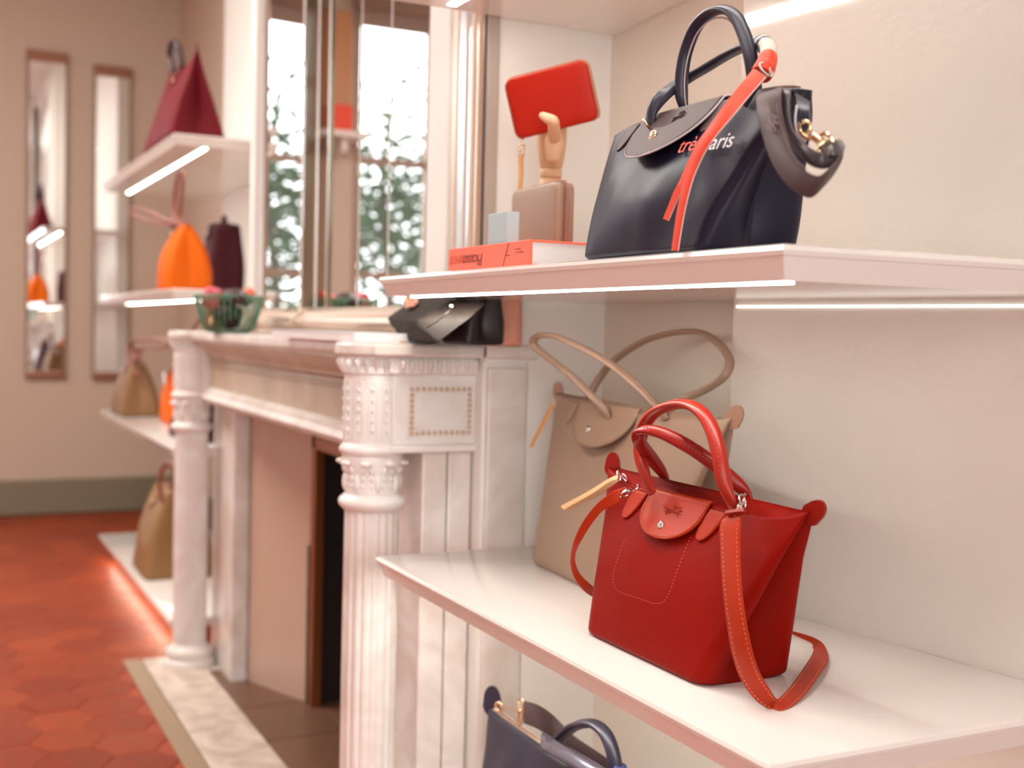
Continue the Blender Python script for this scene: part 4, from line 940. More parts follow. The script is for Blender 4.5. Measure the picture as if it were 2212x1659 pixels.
U1=[(1.1044,0.0040,1.2552),(1.1051,-0.0160,1.2344),(1.1056,-0.0340,1.2145),(1.0953,-0.0440,1.1970),(1.0810,-0.0470,1.1823),(1.0705,-0.0490,1.1669),(1.0598,-0.0500,1.1547),(1.0457,-0.0500,1.1425),(1.0356,-0.0500,1.1298),(1.0245,-0.0500,1.1154)]
U0=[(1.0870,0.0040,1.2651),(1.0919,-0.0160,1.2456),(1.0901,-0.0340,1.2227),(1.0826,-0.0440,1.2046),(1.0665,-0.0470,1.1892),(1.0549,-0.0490,1.1724),(1.0441,-0.0500,1.1562),(1.0331,-0.0500,1.1446),(1.0253,-0.0500,1.1330),(1.0149,-0.0500,1.1185)]
W1=[(1.1132,0.0000,1.2527),(1.1133,-0.0200,1.2317),(1.1154,-0.0390,1.2116),(1.1045,-0.0490,1.1944),(1.0904,-0.0520,1.1798),(1.0786,-0.0530,1.1648),(1.0720,-0.0540,1.1527),(1.0656,-0.0550,1.1353),(1.0600,-0.0550,1.1191),(1.0552,-0.0550,1.1009),(1.0513,-0.0550,1.0829)]
W0=[(1.0953,-0.0000,1.2632),(1.1003,-0.0200,1.2428),(1.0994,-0.0390,1.2194),(1.0913,-0.0490,1.2016),(1.0761,-0.0520,1.1861),(1.0649,-0.0530,1.1700),(1.0574,-0.0540,1.1560),(1.0523,-0.0550,1.1397),(1.0474,-0.0550,1.1238),(1.0434,-0.0550,1.1054),(1.0395,-0.0550,1.0840)]
ribbon('ribbon_tail',U0,U1,CORAL,CH,th=.0018); ribbon('ribbon_tail',W0,W1,CORAL,CH,th=.0018)
for pts in (U1,W1):
    v,f=sweep(spline(pts,8),circ(.0007,.0007,6),Vector((0,1,0))); obj('pale_edge',v,f,mat('pale pink edge',(.80,.58,.55),.5),CH)
v,f=sweep(spline([(1.1128,0.0020,1.2535),(1.1195,0.0000,1.2552),(1.1185,0.0000,1.2607)],6),circ(.0008,.0008,6),Vector((0,1,0))); obj('silk_thread',v,f,CREAM,CH)

# ------------------------------------------------------------------ book, wallets, wooden hand, card
BK=thing('book','thick coral art book lying on the upper shelf under the taupe wallet','book',(.50,.10,1.083))
bx0,bx1,by0,by1=.367,.640,-.012,.225; zb=1.0835; zt=1.1200
box('cover',(bx0,by0,zt-.003),(bx1,by1,zt),BOOKC,BK,bevel=.0008); box('cover',(bx0,by0,zb),(bx1,by1,zb+.003),BOOKC,BK,bevel=.0008)
box('spine',(bx0,by0-.002,zb),(bx1,by0+.003,zt),BOOKC,BK,bevel=.0012)
pg=box('page_block',(bx0+.003,by0+.003,zb+.003),(bx1-.004,by1-.004,zt-.003),PAPER,BK,bevel=.0006)
mb=MB(); random.seed(2)
for k in range(14):
    z=zb+.004+k*.0022; mb.box((bx1-.0046,by0+.004,z),(bx1-.0036,by1-.006,z+.0012))
mb.out('page_edges',mat('page edge',(.80,.75,.73),.7),pg,smooth=False)
def spine_text(body,size,xr,m,zc):
    v,f=text_mesh(body,size,.15,.0002)
    out=[Vector((xr-p.x, by0-.0024-p.z, zc-p.y)) for p in v]
    obj('spine_lettering',out,f,m,BK,smooth=False)
spine_text('Picasso',.024,.492,INK,1.1075); spine_text('PRIMITIF',.0175,.437,INK2,1.1085)
mb=MB()
mb.box((.600,by0-.0026,1.104),(.622,by0-.0015,1.1048)); mb.box((.596,by0-.0026,1.1085),(.614,by0-.0015,1.1091)); mb.box((.568,by0-.0026,1.101),(.581,by0-.0015,1.1018))
mb.add([(.558,by0-.0024,zb+.001),(.5598,by0-.0024,zb+.001),(.578,by0-.0024,zt-.001),(.5762,by0-.0024,zt-.001)],[(0,1,2,3)])
mb.out('spine_marks',INK,BK,smooth=False)

def wallet(name,label,c,hx,hz,hy,e1,e2,m,zipm,cat='wallet'):
    t=thing(name,label,cat,c); c=Vector(c); e1=Vector(e1).normalized(); e2=Vector(e2); e2=(e2-e1*e2.dot(e1)).normalized(); e3=e2.cross(e1)
    for s in (-1,1):
        v,f=rbox(c+e3*s*hy*.5,hx,hy*.5,hz,.012,e1,e2,.25); obj('leather_half',v,f,m,t)
    loop=[]
    r=.013
    for (sx,sz,a0) in ((1,1,0),(-1,1,pi/2),(-1,-1,pi),(1,-1,3*pi/2)):
        for k in range(7): a=a0+pi/2*k/6; loop.append(c+e1*(sx*(hx-r)+(r-.0015)*cos(a))+e2*(sz*(hz-r)+(r-.0015)*sin(a)))
    P=loop[-4:]+loop[:20]
    v,f=sweep(P,[(-.005,-.002),(.005,-.002),(.005,.0026),(-.005,.0026)],e3); z=obj('zip_tape',v,f,zipm,t,smooth=False)
    mb=MB()
    for i in range(len(P)-1):
        n=max(1,int((P[i+1]-P[i]).length/.0022))
        for k in range(n):
            p=P[i].lerp(P[i+1],(k+.5)/n); v,f=ball(p,.0018,(1,1,1),3); mb.add(v,f)
    mb.out('zip_teeth',GOLD,z)
    return t,c,e1,e2,e3
t,c,e1,e2,e3=wallet('wallet','taupe leather zip wallet standing upright on the coral book',(.445,.105,1.1690),.080,.0480,.0155,(1,-.03,0),(0,0,1),TAUP,ZIP)
c=Vector(c); mb=MB()
v,f=torus(c+Vector((.075,-.02,-.046)),.005,.0012,(0,1,.3)); mb.add(v,f); mb.out('zip_ring',GOLD,t)
ribbon('zip_pull',[tuple(c+Vector((.070,-.022,-.0475))),tuple(c+Vector((.045,-.030,-.0435))),tuple(c+Vector((.020,-.026,-.0478)))],[tuple(c+Vector((.070,-.028,-.0475))),tuple(c+Vector((.045,-.036,-.0435))),tuple(c+Vector((.020,-.032,-.0478)))],ROSE,t,th=.0015)
# wallet held by the wooden hand
vr=Vector((.66,.75,0)); 
e1=(vr*.985+Vector((0,0,1))*.22); e2=Vector((0,0,1))-vr*.17+Vector((.9,-.45,0))*.16
t2,c2,f1,f2,f3=wallet('wallet','vermilion red zip wallet gripped upright by the wooden hand','@'and tuple((0.4046,0.1400,1.3580)),.066,.046,.0125,e1,e2,mat('orange red grained leather',(.42,.014,.003),.42,bump=.15,bscale=260,dist=.0006,spec=.2),mat('tan zipper tape',(.50,.22,.12),.6))
v,f=sweep([Vector((0.3497,0.1150,1.3042)),Vector((0.3501,0.1150,1.2953))],circ(.0008,.0008,6),Vector((0,1,0))); pu=obj('zip_chain',v,f,CHRM,t2)
v,f=torus((0.3505,0.1150,1.2880),.0062,.0016,(.45,-.89,0),24,8); obj('zip_ring',v,f,GOLD,pu); v,f=torus((0.3508,0.1150,1.2828),.0045,.0016,(.45,-.89,0),24,8); obj('zip_ring',v,f,CHRM,pu)
ribbon('zip_pull',[(0.3427,0.1150,1.2801),(0.3433,0.1150,1.2705),(0.3461,0.1150,1.2481),(0.3426,0.1150,1.2213)],[(0.3608,0.1150,1.2779),(0.3565,0.1150,1.2690),(0.3576,0.1150,1.2469),(0.3558,0.1150,1.2200)],TAN,t2,th=.003)
# the wooden hand
WH=thing('wooden_hand','pale wooden mannequin hand behind the taupe wallet, holding up the red wallet','mannequin hand',tuple((0.2338,0.2350,1.1540))[:2]+(1.12,))
HP=Vector((0.3533,0.1680,1.2849)); hx,hy=HP.x,HP.y
RT=Vector((.4446,.8957,0)); VD=Vector((-.8957,.4446,0))   # across the palm, away from the palm
def ell(z,a,b,shift=0): return [Vector((hx,hy,z))+RT*(a*cos(2*pi*k/28)+shift)+VD*(b*sin(2*pi*k/28)) for k in range(28)]
def loftr(name,rows,m,parent,**k):
    v=[p for r in rows for p in r]; n=len(rows[0]); L=len(rows)
    f=[(j*n+i,j*n+(i+1)%n,(j+1)*n+(i+1)%n,(j+1)*n+i) for j in range(L-1) for i in range(n)]+[tuple(range(n))[::-1],tuple(range((L-1)*n,L*n))]
    return obj(name,v,f,m,parent,auto=60,**k)
zt_=lambda py:(Vector((0,0,1.0))+Vector((0,0,(718-py)*1.92/2580))).z
palm=loftr('palm',[ell(zt_(371),.012,.011),ell(zt_(368),.0175,.014),ell(zt_(350),.0205,.016),ell(zt_(325),.0232,.0165),ell(zt_(300),.0242,.015),ell(zt_(280),.0238,.013),ell(zt_(272),.020,.011)],WOOD,WH)
loftr('wrist',[ell(zt_(390),.0165,.015),ell(zt_(388),.0178,.0165),ell(zt_(374),.0178,.0165),ell(zt_(371),.0165,.015)],WOOD,WH)
loftr('forearm',[ell(1.1203,.030,.030),ell(1.1263,.030,.030),ell(1.1285,.019,.018),ell(1.17,.0180,.017),ell(zt_(393),.0178,.0165),ell(zt_(391),.0165,.015)],WOOD,WH)
def seg(name,a,b,r0,r1,parent):
    a=Vector(a);b=Vector(b);d=(b-a);L=d.length; P=[a-d.normalized()*r0*.35,a,a+d*.25,a+d*.6,b-d*.05,b+d.normalized()*r1*.45,b+d.normalized()*r1*.8]
    rr=[r0*.6,r0,r0*1.02,(r0+r1)/2*1.02,r1,r1*.8,r1*.35]
    v=[];f=[]; e=d.orthogonal().normalized(); g=d.normalized().cross(e)
    for p,r in zip(P,rr): v+=[p+e*r*cos(2*pi*k/16)+g*r*sin(2*pi*k/16) for k in range(16)]
    f=[(j*16+i,j*16+(i+1)%16,(j+1)*16+(i+1)%16,(j+1)*16+i) for j in range(6) for i in range(16)]+[tuple(range(16)),tuple(range(96,112))]
    return obj(name,v,f,WOOD,parent)
# thumb comes over the front of the wallet, pointing left
th0=Vector((0.4061,0.1450,1.2981)); th1=Vector((0.4522,0.1180,1.3161)); th2=Vector((0.4268,0.1120,1.3276))
q=seg('thumb',th0,th1,.0100,.0088,WH); seg('thumb_tip',th1,th2,.0086,.0062,q)
v,f=lathe([(.013,0),(.016,.010),(.0155,.030),(.010,.036)],(0,0,0),20); tb=Vector((0.4032,0.1460,1.2611)); loftr('thumb_base',[[tb+Vector((0,0,z))+RT*r*cos(2*pi*k/20)+VD*r*.75*sin(2*pi*k/20) for k in range(20)] for r,z in ((.006,0),(.0115,.006),(.0145,.022),(.0150,.036),(.0115,.046))],WOOD,WH)
for k,(ox,l) in enumerate(((-.018,.9),(-.006,1.0),(.006,.96),(.0175,.78))):
    a=Vector((hx,hy,zt_(276)))+RT*ox+VD*.004; b=a+VD*.010+Vector((0,0,.030*l)); cc=b+VD*-.002+Vector((0,0,.024*l)); d=cc-VD*.008+Vector((0,0,.016*l))
    q=seg('finger',a,b,.0062,.0058,WH); q2=seg('finger_joint',b,cc,.0056,.0052,q); seg('finger_tip',cc,d,.0052,.0044,q)
# card box
CB=thing('card_box','pale blue card standing on a thin black base before the taupe wallet','card box',(.47,.03,1.12))
box('card',tuple(Vector((0.4227,0.0450,1.1319))*Vector((0,0,0)) + Vector((.318,.030,1.1245))) if 0 else (.448,.014,1.1235),(.512,.034,1.1690),BLUE,CB,bevel=.001)
box('base',(.428,.006,1.1203),(.514,.050,1.1235),BLK,CB,bevel=.0008)

# ------------------------------------------------------------------ lower right: blue black handbag
B=Bag((.475,.125,.0705),.30,.14,.415,.285,rot=-.0,D1=.014,bulge=.012,crease=.04,ear=.004,wr=.0045,wf=10,seed=11,shift=(.0,.0))
LBg=thing('handbag','blue black leather handbag with gold zip and clip, on the lowest right shelf','handbag',(.475,.125,.0705))
B.body(NAVL,LBg)
zp=[B.T((x,0,B.zt(x/B.a(1),1)+.002)) for x in [ -.19+.38*k/40 for k in range(41)]]
v,f=sweep(zp,[(-.005,0),(.005,0),(.005,.002),(-.005,.002)],Vector((0,0,1))); z=obj('zip',v,f,mat('cream zip tape',(.62,.50,.42),.6),LBg,smooth=False)
mb=MB()
for i in range(20):
    v,f=ball(zp[i],.0042,(1.6,1,.7),4); mb.add(v,f)
mb.out('zip_teeth',GOLD,z)
et=B.ear_tab(NAVL,LBg,-1,.034,.12,name='ear_tab',turn=.75); ec=Vector((0.3079,0.1200,0.3720)); v,f=torus(ec,.007,.0026,(.5,-.85,0),24,8); obj('eyelet',v,f,GOLD,et)
v,f=sweep(spline([(0.3221,0.1130,0.3779),(0.3724,0.1050,0.3908),(0.4278,0.1000,0.4036)],5),circ(.0022,.0022,8),Vector((0,1,0))); cp=obj('clip',v,f,GOLD,LBg)
v,f=sweep(spline([(0.4076,0.1050,0.4147),(0.4300,0.1000,0.4233),(0.4350,0.1000,0.4189),(0.4343,0.1000,0.4026),(0.4289,0.1000,0.3848),(0.4096,0.1050,0.3767),(0.4119,0.1050,0.3952),(0.4076,0.1050,0.4147)],4),circ(.0020,.0020,8),Vector((0,1,0))); obj('buckle_bar',v,f,GOLD,cp)
ribbon('shoulder_strap',[(0.4380,0.1000,0.4227),(0.4421,0.1200,0.4157),(0.4408,0.1500,0.3947),(0.4734,0.1700,0.3693),(0.5687,0.1800,0.3600),(0.6461,0.1800,0.3492)],[(0.4367,0.1000,0.3872),(0.4472,0.1200,0.3784),(0.4505,0.1500,0.3572),(0.4753,0.1700,0.3333),(0.5438,0.1800,0.3195),(0.6230,0.1800,0.3136)],PLUM,LBg,th=.003)
H=[(0.5214,0.1150,0.3764),(0.5390,0.1150,0.3975),(0.5805,0.1120,0.4263),(0.6330,0.1080,0.4465),(0.6719,0.1060,0.4478),(0.6937,0.1060,0.4322),(0.7027,0.1080,0.4061),(0.7027,0.1120,0.3735)]
o1,p1=handle('handle',H,NAVL,LBg,r=.0075,fin=.005,up=Vector((.3,1,0)),flat=.05)
H=[(0.5124,0.1000,0.3811),(0.5825,0.0850,0.3951),(0.6879,0.0700,0.4097),(0.7716,0.0700,0.4111),(0.8079,0.0900,0.3851)]
o2,p2=handle('handle',H,mat('satin blue grey leather',(.06,.05,.075),.25),LBg,r=.010,fin=.004,up=Vector((.2,1,.4)),flat=.05)
box('handle_sleeve',tuple(Vector((0.6993,0.1100,0.4079))-Vector((.010,.010,.016))),tuple(Vector((0.6993,0.1100,0.4079))+Vector((.010,.010,.004))),mat('blue silk',(.05,.07,.22),.5),o1,bevel=.003)

# ------------------------------------------------------------------ on the mantel
MZ=.9707
MG=thing('magazine','thick white magazine with a green cover photo, lying at the mantel front edge','magazine',(-.05,.02,MZ))
def plank(name,pts,z0,z1,m,parent,**k): return MB().prism(pts,z0,z1).out(name,m,parent,smooth=False,bevel=.0008,**k)
MP=[(-.455,-.068),(.080,-.066),(.085,.075),(-.43,.090)]
plank('pages',MP,MZ,MZ+.015,PAPER,MG); cv=plank('cover',[(x*1.005,y-.001) for x,y in MP],MZ+.015,MZ+.0165,mat('glossy white cover',(.88,.86,.86),.25),MG)
plank('cover_photo',[(-.36,-.005),(-.17,-.010),(-.16,.060),(-.34,.066)],MZ+.0165,MZ+.0170,PGREEN,cv)
plank('binding',[(-.460,-.066),(-.452,-.067),(-.427,.090),(-.434,.091)],MZ,MZ+.0168,mat('grey binding',(.45,.42,.46),.5),MG)

def softbag(name,label,rings,m,cat='folded bag',wr=.002,group=None,loc=None):
    """folded cloth bag from a row of closed rings"""
    t=thing(name,label,cat,loc or tuple(sum((Vector(p) for p in rings[0]),Vector())/len(rings[0])),group)
    R=[spline(r,6,closed=True) for r in rings]
    rows=[]
    nr=len(R)
    for j in range(nr-1):
        for k in range(6):
            s=k/6; rows.append([R[j][i].lerp(R[j+1][i],s*s*(3-2*s) if nr>3 else s) for i in range(len(R[0]))])
    rows.append(R[-1]); n=len(rows[0]); v=[]
    for j,r in enumerate(rows):
        for p in r:
            g=noise.noise(p*26)*wr; v.append(p+Vector((g,g,max(-.0005,g*.6))))
    f=[(j*n+i,j*n+(i+1)%n,(j+1)*n+(i+1)%n,(j+1)*n+i) for j in range(len(rows)-1) for i in range(n)]+[tuple(range(n))[::-1],tuple(range((len(rows)-1)*n,len(rows)*n))]
    obj('body',v,f,m,t); return t
# grey brown folded bag: a wedge lying against its neighbour
def wedge(x0,x1,y0,y1,zt,lean=0,n=8):
    return None
G1=thing('folded_bag','dark taupe folded nylon bag with tan leather tab, on the mantel right of the magazine','folded bag',(.07,.05,MZ))
def facets(name,P,F,m,parent,bev=.004,wr=.0025):
    me=bpy.data.meshes.new(name); base=wloc(parent); me.from_pydata([tuple(Vector(p)-base) for p in P],[],F)
    bm=bmesh.new(); bm.from_mesh(me); bmesh.ops.recalc_face_normals(bm,faces=bm.faces)
    bmesh.ops.bevel(bm,geom=list(bm.edges),offset=bev,segments=3,affect='EDGES',profile=.5)
    bmesh.ops.triangulate(bm,faces=[f for f in bm.faces if len(f.verts)>4]); bmesh.ops.subdivide_edges(bm,edges=[e for e in bm.edges if e.calc_length()>.012],cuts=3,use_grid_fill=True)
    for v in bm.verts:
        g=noise.noise((v.co+base)*30)*wr; v.co+=Vector((g,g,0)) if v.co.z+base.z<MZ+.004 else Vector((g,g,g))
        v.co.z=max(v.co.z,MZ+.0005-base.z)
    bm.to_mesh(me); bm.free(); me.materials.append(m); me.polygons.foreach_set('use_smooth',[True]*len(me.polygons))
    o=bpy.data.objects.new(name,me); COL.objects.link(o); o.parent=parent; return o
FPn=[(-0.1485,0.0750,1.0145),(0.0222,0.0450,0.9745),(0.3477,-0.0220,0.9753),(0.3894,0.0120,1.0130),(0.3492,0.0600,1.0396),(-0.0233,0.0950,1.0587),(0.1763,0.0100,1.0090),
     (.02,.120,MZ+.001),(.150,.050,MZ+.001),(.245,.075,MZ+.062),(.060,.128,MZ+.085)]
facets('body',FPn,[(0,1,6),(1,2,6),(0,6,5),(6,3,4,5),(6,2,3),(0,5,10,7),(0,7,1),(1,7,8,2),(2,8,3),(3,8,9,4),(4,9,10,5),(7,10,9,8)],GREY,G1,wr=.0018)
tb=[(0.0328,0.0550,1.0313),(-0.0180,0.0700,1.0457),(-0.0331,0.0850,1.0559),(0.0145,0.0800,1.0517),(0.0665,0.0620,1.0421),(0.0696,0.0520,1.0344)]
v=[Vector(p)+Vector((-.004,-.007,.002)) for p in tb]; v+=[p+Vector((.002,.004,-.001)) for p in v]; n=6
obj('leather_tab',v,[tuple(range(n)),tuple(range(n,2*n))[::-1]]+[(i,(i+1)%n,n+(i+1)%n,n+i) for i in range(n)],mat('copper leather tab',(.62,.27,.15),.4),G1,smooth=False)
v,f=torus((0.0014,0.0660,1.0505),.007,.0018,(.4,-1,.2)); obj('zip_ring',v,f,GOLD,G1)
snap('snap_button',(0.3056,0.0200,1.0336),(.3,-1,.4),.0045,CHRM,G1)
v,f=sweep(spline([(0.2900,-0.0160,0.9986),(0.3094,-0.0020,1.0123),(0.3132,0.0160,1.0290)],5),circ(.0009,.0009,5),Vector((0,1,0))); obj('fold_seam',v,f,BLK,G1)
v,f=sweep(spline([(0.0918,0.0200,0.9697),(0.0311,0.0300,0.9702),(-0.0075,0.0400,0.9756)],5),circ(.004,.004,8),Vector((0,1,0))); obj('strap_end',v,f,TAN,G1)
BB=Bag((.172,.118,MZ),.080,.090,.070,.104,rot=.30,D1=.045,bulge=.004,crease=.02,ear=-.008,wr=.004,wf=18,seed=22,shift=(.012,.0),pb=1.5,rc=.016)
G2=thing('folded_bag','black folded nylon bag between the dark taupe and the salmon folded bags on the mantel','folded bag',(.172,.118,MZ)); BB.body(BLAC,G2)
BB.patch(mat('brown leather flap',(.42,.15,.07),.45),G2,-.02,.004,.022,.028)
ln=[BB.front(u,t,.006) for u,t in ((.1,.9),(.0,.5),(-.2,.1))]; v,f=sweep(spline(ln,5),circ(.0012,.0012,5),Vector((0,1,0))); obj('fold_seam',v,f,BLK,G2)
PB=Bag((.110,.142,MZ),.030,.150,.034,.108,rot=.0,D1=.05,bulge=.0,crease=.008,ear=-.004,wr=.004,wf=16,seed=23,shift=(.01,.01),pb=1.2,rc=.012)
PB=Bag((.135,.118,MZ),.075,.05,.060,.110,rot=1.1,D1=.03,bulge=.004,crease=.01,ear=-.004,wr=.005,wf=16,seed=23,shift=(.006,.0),pb=1.2,rc=.012)
PB.c=Vector((.150,.185,MZ))
G3=thing('folded_bag','salmon pink folded nylon bag at the right end of the mantel','folded bag',(.168,.155,MZ)); PB.body(PINK,G3)
PB.patch(mat('pale salmon leather',(.80,.45,.34),.4),G3,.0,.004,.03,.03)

# wire basket with small goods
BX,BY=-1.150,.0
BS=thing('wire_basket','dark green wire basket on the mantel, filled with small leather goods','basket',(BX,BY,MZ))
rt_,rb_,hb=.090,.052,.098
for nm,r,z,w in (('rim_hoop',rt_,hb,.0035),('rim_hoop',rt_*.985,hb-.010,.0018),('base_hoop',rb_,.004,.0028)):
    v,f=torus((BX,BY,MZ+z),r,w,(0,0,1),48,6); obj(nm,v,f,GREENW,BS)
for k in range(34):
    a=2*pi*k/34; P=[]
    for q in range(9):
        s=q/8; r=rb_+(rt_-rb_)*(s**.6); P.append(Vector((BX+r*cos(a),BY+r*sin(a),MZ+.003+(hb-.003)*s**1.25)))
    v,f=sweep(P,circ(.0022,.0022,5),Vector((-sin(a),cos(a),0))); obj('wire',v,f,GREENW,BS)
v,f=lathe([(.053,0),(.053,.003)],(BX,BY,MZ+.0004),36); obj('base_plate',v,f,GREENW,BS)
GD='small leather goods in the wire basket'
def pouch(label,c,r,sc,m,seed,nm='pouch'):
    r*=1.05; v,f=ball((0,0,0),r,sc,14); random.seed(seed); rotm=Matrix.Rotation(random.uniform(-.6,.6),3,'Z')@Matrix.Rotation(random.uniform(-.3,.3),3,'X')
    out=[]
    for p in v:
        p=Vector(p); q=rotm@p; g=1+.42*noise.noise(p*38+Vector((seed*3.1,0,0))); out.append(Vector(c)+q*g)
    o=obj(nm,out,f,m); tag(o,label,'pouch',GD); return o
pouch('brown leather pouch low in the front of the wire basket',(BX-.028,BY-.030,MZ+.040),.036,(1.25,.6,.85),mat('cognac leather',(.42,.13,.035),.45),1)
pouch('burgundy pouch at the left side of the wire basket, over its rim',(BX-.052,BY+.000,MZ+.096),.036,(1.2,1,.5),mat('deep burgundy leather',(.09,.01,.012),.45),2)
pouch('raspberry pink pouch in the middle of the wire basket, above the rim',(BX-.004,BY-.045,MZ+.090),.031,(.95,.8,1.1),mat('raspberry leather',(.62,.07,.09),.4),3)
pouch('brown black pouch heaped at the right of the wire basket',(BX+.046,BY+.010,MZ+.096),.034,(1.35,1.1,.6),mat('brown black leather',(.045,.018,.014),.5),4)
pouch('black pouch low at the right inside the wire basket',(BX+.040,BY-.010,MZ+.042),.032,(1.1,1,.95),mat('matte black leather',(.02,.012,.01),.7,spec=.2),5)
pouch('orange red pouch at the back left of the wire basket',(BX-.020,BY+.045,MZ+.102),.030,(1.3,.8,.6),mat('red orange leather',(.70,.10,.02),.45),6)
v,f=lathe([(.0105,0),(.0105,.002),(.008,.003),(.003,.0035)],(0,0,0),24); mm=Matrix.Rotation(pi/2,3,'X')@Matrix.Rotation(0,3,'Z')
o=obj('metal_badge',[Vector((BX+.052,BY-.058,MZ+.030))+mm@Vector(p) for p in v],f,GOLD); tag(o,'round pale gold metal badge hanging low on the right of the wire basket','badge')

# ------------------------------------------------------------------ bags of the left alcove
def simple_bag(label,c,W0,D0,W1,H,m,hm,rot=0,hh=.12,style='loops',name='handbag',seed=1,spread=.25,wr=.003,tabs=True,hr=.0062,ear=.012,crease=.035,cat='handbag',shift=(0,0),D1=.012,pa=1.0,pb=1.15):
    b=Bag(c,W0,D0,W1,H,rot=rot,D1=D1,pa=pa,pb=pb,bulge=.012,crease=crease,ear=ear,wr=wr,wf=9,seed=seed,shift=shift)
    t=thing(name,label,cat,c); b.body(m,t,rows=30)
    fo,e=b.flap(hm,t,W1*.30,H*.26,lift=.006,taper=.4); snap('snap_button',b.over(0,H*.18,.0042,.003),b.over(0,H*.18,.03)-b.over(0,H*.18,0),.007,GOLD,fo)
    for s in (-1,1): b.ear_tab(hm,t,s,.024,.25)
    return b,t
# burgundy bag
b,t=simple_bag('burgundy grained leather bag on the topmost shelf of the left alcove',(-2.02,.038,1.5755),.52,.178,.46,.254,BURG,BURG,seed=31,ear=.022,wr=.006)
P=spline([b.T((-.10,-.01,.27)),b.T((-.13,-.02,.33)),b.T((-.085,-.02,.365)),b.T((-.03,-.01,.345)),b.T((-.01,0,.27))],7); v,f=sweep(P,circ(.006,.010,10),Vector((0,1,0))); obj('handle',v,f,mat('black cherry leather',(.05,.015,.015),.4),t)
P=spline([b.T((-.16,.01,.27)),b.T((-.20,.0,.31)),b.T((-.17,-.01,.355)),b.T((-.12,.0,.37)),b.T((-.075,.01,.27))],7); v,f=sweep(P,circ(.006,.010,10),Vector((0,1,0))); obj('handle',v,f,mat('black cherry leather',(.05,.015,.015),.4),t)
# orange bag with long rose brown handles
b,t=simple_bag('orange nylon bag with long rose brown handles, on the left alcove shelf beside the mantel',(-1.945,.035,1.1005),.19,.145,.09,.212,ORAN,ROSE,seed=32,wr=.004,ear=0,crease=.012,pb=2.3,pa=2.0,D1=.03)
P=spline([(-2.0537,0.0350,1.3130),(-2.1213,0.0350,1.3519),(-2.1332,0.0350,1.4158),(-2.0716,0.0350,1.4849),(-2.0242,0.0350,1.4954),(-1.9915,0.0350,1.4722),(-2.0112,0.0350,1.4053),(-2.0316,0.0350,1.3454),(-1.9979,0.0350,1.3093)],8); v,f=sweep(P,circ(.010,.007,10),Vector((0,1,0))); obj('handle',v,f,ROSE,t)
P=spline([(-2.1092,0.0300,1.3194),(-2.2709,0.0200,1.3391),(-2.5386,-0.0000,1.3714),(-2.7577,-0.0100,1.4166),(-2.7134,-0.0100,1.4274),(-2.4393,0.0000,1.3929),(-2.2271,0.0200,1.3522),(-2.0038,0.0300,1.3186)],8); v,f=sweep(P,circ(.007,.010,10),Vector((0,1,0))); obj('handle',v,f,ROSE,t)
# aubergine backpack behind it
b,t=simple_bag('aubergine leather backpack behind the orange bag on the left alcove shelf',(-2.15,.210,1.1005),.18,.11,.15,.238,PURP,PURP,seed=33,ear=-.02,crease=.002,D1=.085,pb=1.8,name='backpack',cat='backpack')
P=spline([b.T((-.03,0,.225)),b.T((-.025,0,.255)),b.T((0,0,.268)),b.T((.025,0,.255)),b.T((.03,0,.225))],6); v,f=sweep(P,circ(.008,.005,10),Vector((0,1,0))); obj('grab_handle',v,f,PURP,t)
# shelf at frieze height: bronze bag with bow, orange bag, aubergine bag
b,t=simple_bag('small bronze gold bag with bowed leather handle, outermost on the left alcove shelf',(-3.08,.060,.6105),.30,.16,.17,.215,GOLB,ROSE,seed=34,ear=0,crease=.008,pb=1.6,pa=1.6,D1=.05)
P=spline([(-2.9242,0.0500,0.7743),(-3.0378,0.0400,0.8111),(-3.0964,0.0300,0.8570),(-3.1853,0.0300,0.8680)],6); v,f=sweep(P,circ(.008,.006,8),Vector((0,1,0))); obj('handle',v,f,ROSE,t)
P=spline([(-3.3953,0.0500,0.7670),(-2.9796,0.0400,0.8322),(-2.7693,0.0350,0.8794)],6); v,f=sweep(P,circ(.009,.006,8),Vector((0,1,0))); obj('handle',v,f,ROSE,t)
P=spline([(-2.8653,0.0400,0.8454),(-3.0133,0.0300,0.8973),(-2.7436,0.0200,0.9231),(-2.3391,0.0200,0.9323),(-2.1115,0.0300,0.9224),(-2.3483,0.0300,0.9007),(-2.8677,0.0400,0.8879),(-2.9582,0.0400,0.8668)],8); v,f=sweep(P,circ(.010,.006,8),Vector((0,0,1))); obj('handle',v,f,ROSE,t)
b,t=simple_bag('orange nylon bag between the bronze and the aubergine bags, partly behind the far column',(-2.58,.150,.6105),.22,.12,.12,.235,ORAN,ROSE,seed=35,ear=0,crease=.012,wr=.004,pb=2.2,pa=2.0,D1=.03)
P=spline([b.T((.0,-.06,.17)),b.T((.03,-.068,.19)),b.T((.06,-.07,.15))],5); v,f=sweep(P,circ(.010,.004,8),Vector((0,1,0))); obj('side_tag',v,f,PAPER,t)
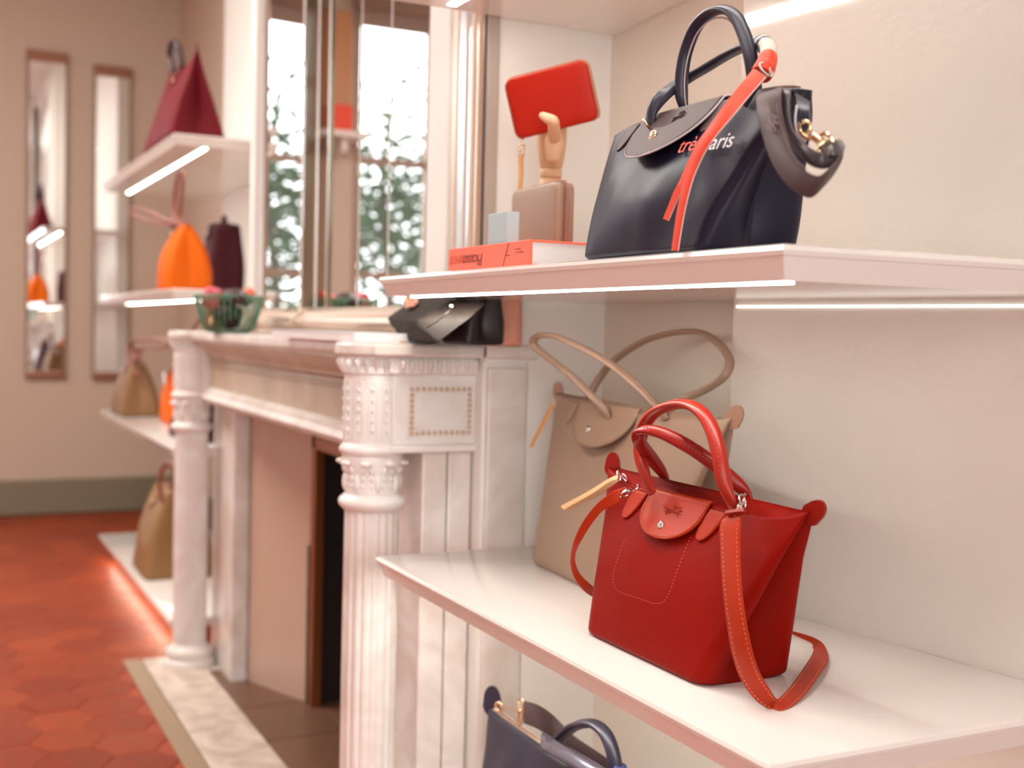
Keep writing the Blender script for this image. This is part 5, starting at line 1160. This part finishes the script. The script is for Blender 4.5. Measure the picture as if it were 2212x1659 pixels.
P=spline([(-1.9540,0.0500,0.9522),(-1.7737,0.0500,1.0034),(-1.6541,0.0600,1.0498)],6); v,f=sweep(P,circ(.009,.006,8),Vector((0,1,0))); obj('handle',v,f,ROSE,t)
b,t=simple_bag('aubergine tote on the left alcove shelf, seen either side of the far marble column',(-1.945,.085,.6105),.34,.14,.30,.22,PURP,PURP,seed=36,ear=.01)
# lowest board: khaki gold bag
b,t=simple_bag('large khaki gold nylon bag standing on the lowest board near the red tiles',(-2.43,.100,.0705),.29,.25,.27,.315,KHAK,KHAK,seed=37,ear=.0,wr=.010,crease=.02,D1=.09,pb=1.6)
P=spline([(-2.2531,0.0300,0.3562),(-2.2632,0.0200,0.4130),(-2.2214,0.0200,0.4757),(-2.1471,0.0300,0.5050),(-2.0902,0.0400,0.4824),(-2.1370,0.0400,0.4205)],6); v,f=sweep(P,circ(.012,.008,10),Vector((0,1,0))); obj('handle',v,f,ROSE,t)
b.patch(ROSE,t,-.03,.02,.06,.05)

# ------------------------------------------------------------------ two tall narrow mirrors on the far left wall
def wmirror(label,y0,y1,z0,z1):
    t=thing('wall_mirror',label,'mirror',(LX,(y0+y1)/2,z0))
    box('glass',(LX+.010,y0+.012,z0+.03),(LX+.016,y1-.012,z1-.03),MIRR,t,bevel=.002)
    for a,b in ((z0,z0+.035),(z1-.055,z1)):
        e=box('end_moulding',(LX+.0,y0,a),(LX+.035,y1,b),mat('rosewood frame',(.33,.15,.09),.3,.3),t,bevel=.006); box('moulding_bead',(LX+.03,y0,(a+b)/2-.004),(LX+.042,y1,(a+b)/2+.004),mat('rosewood frame',(.3,.2,.2)),e,bevel=.003)
    for yy in (y0,y1-.012): box('side_rail',(LX,yy,z0),(LX+.024,yy+.012,z1),mat('brown mirror edge',(.30,.20,.14),.4),t,bevel=.002)
wmirror('tall narrow mirror on the far wall, the left one, showing bags in its glass',-.250,-.046,.685,2.385)
wmirror('tall narrow mirror on the far wall, the right one, nearer the alcove',.082,.276,.680,2.345)
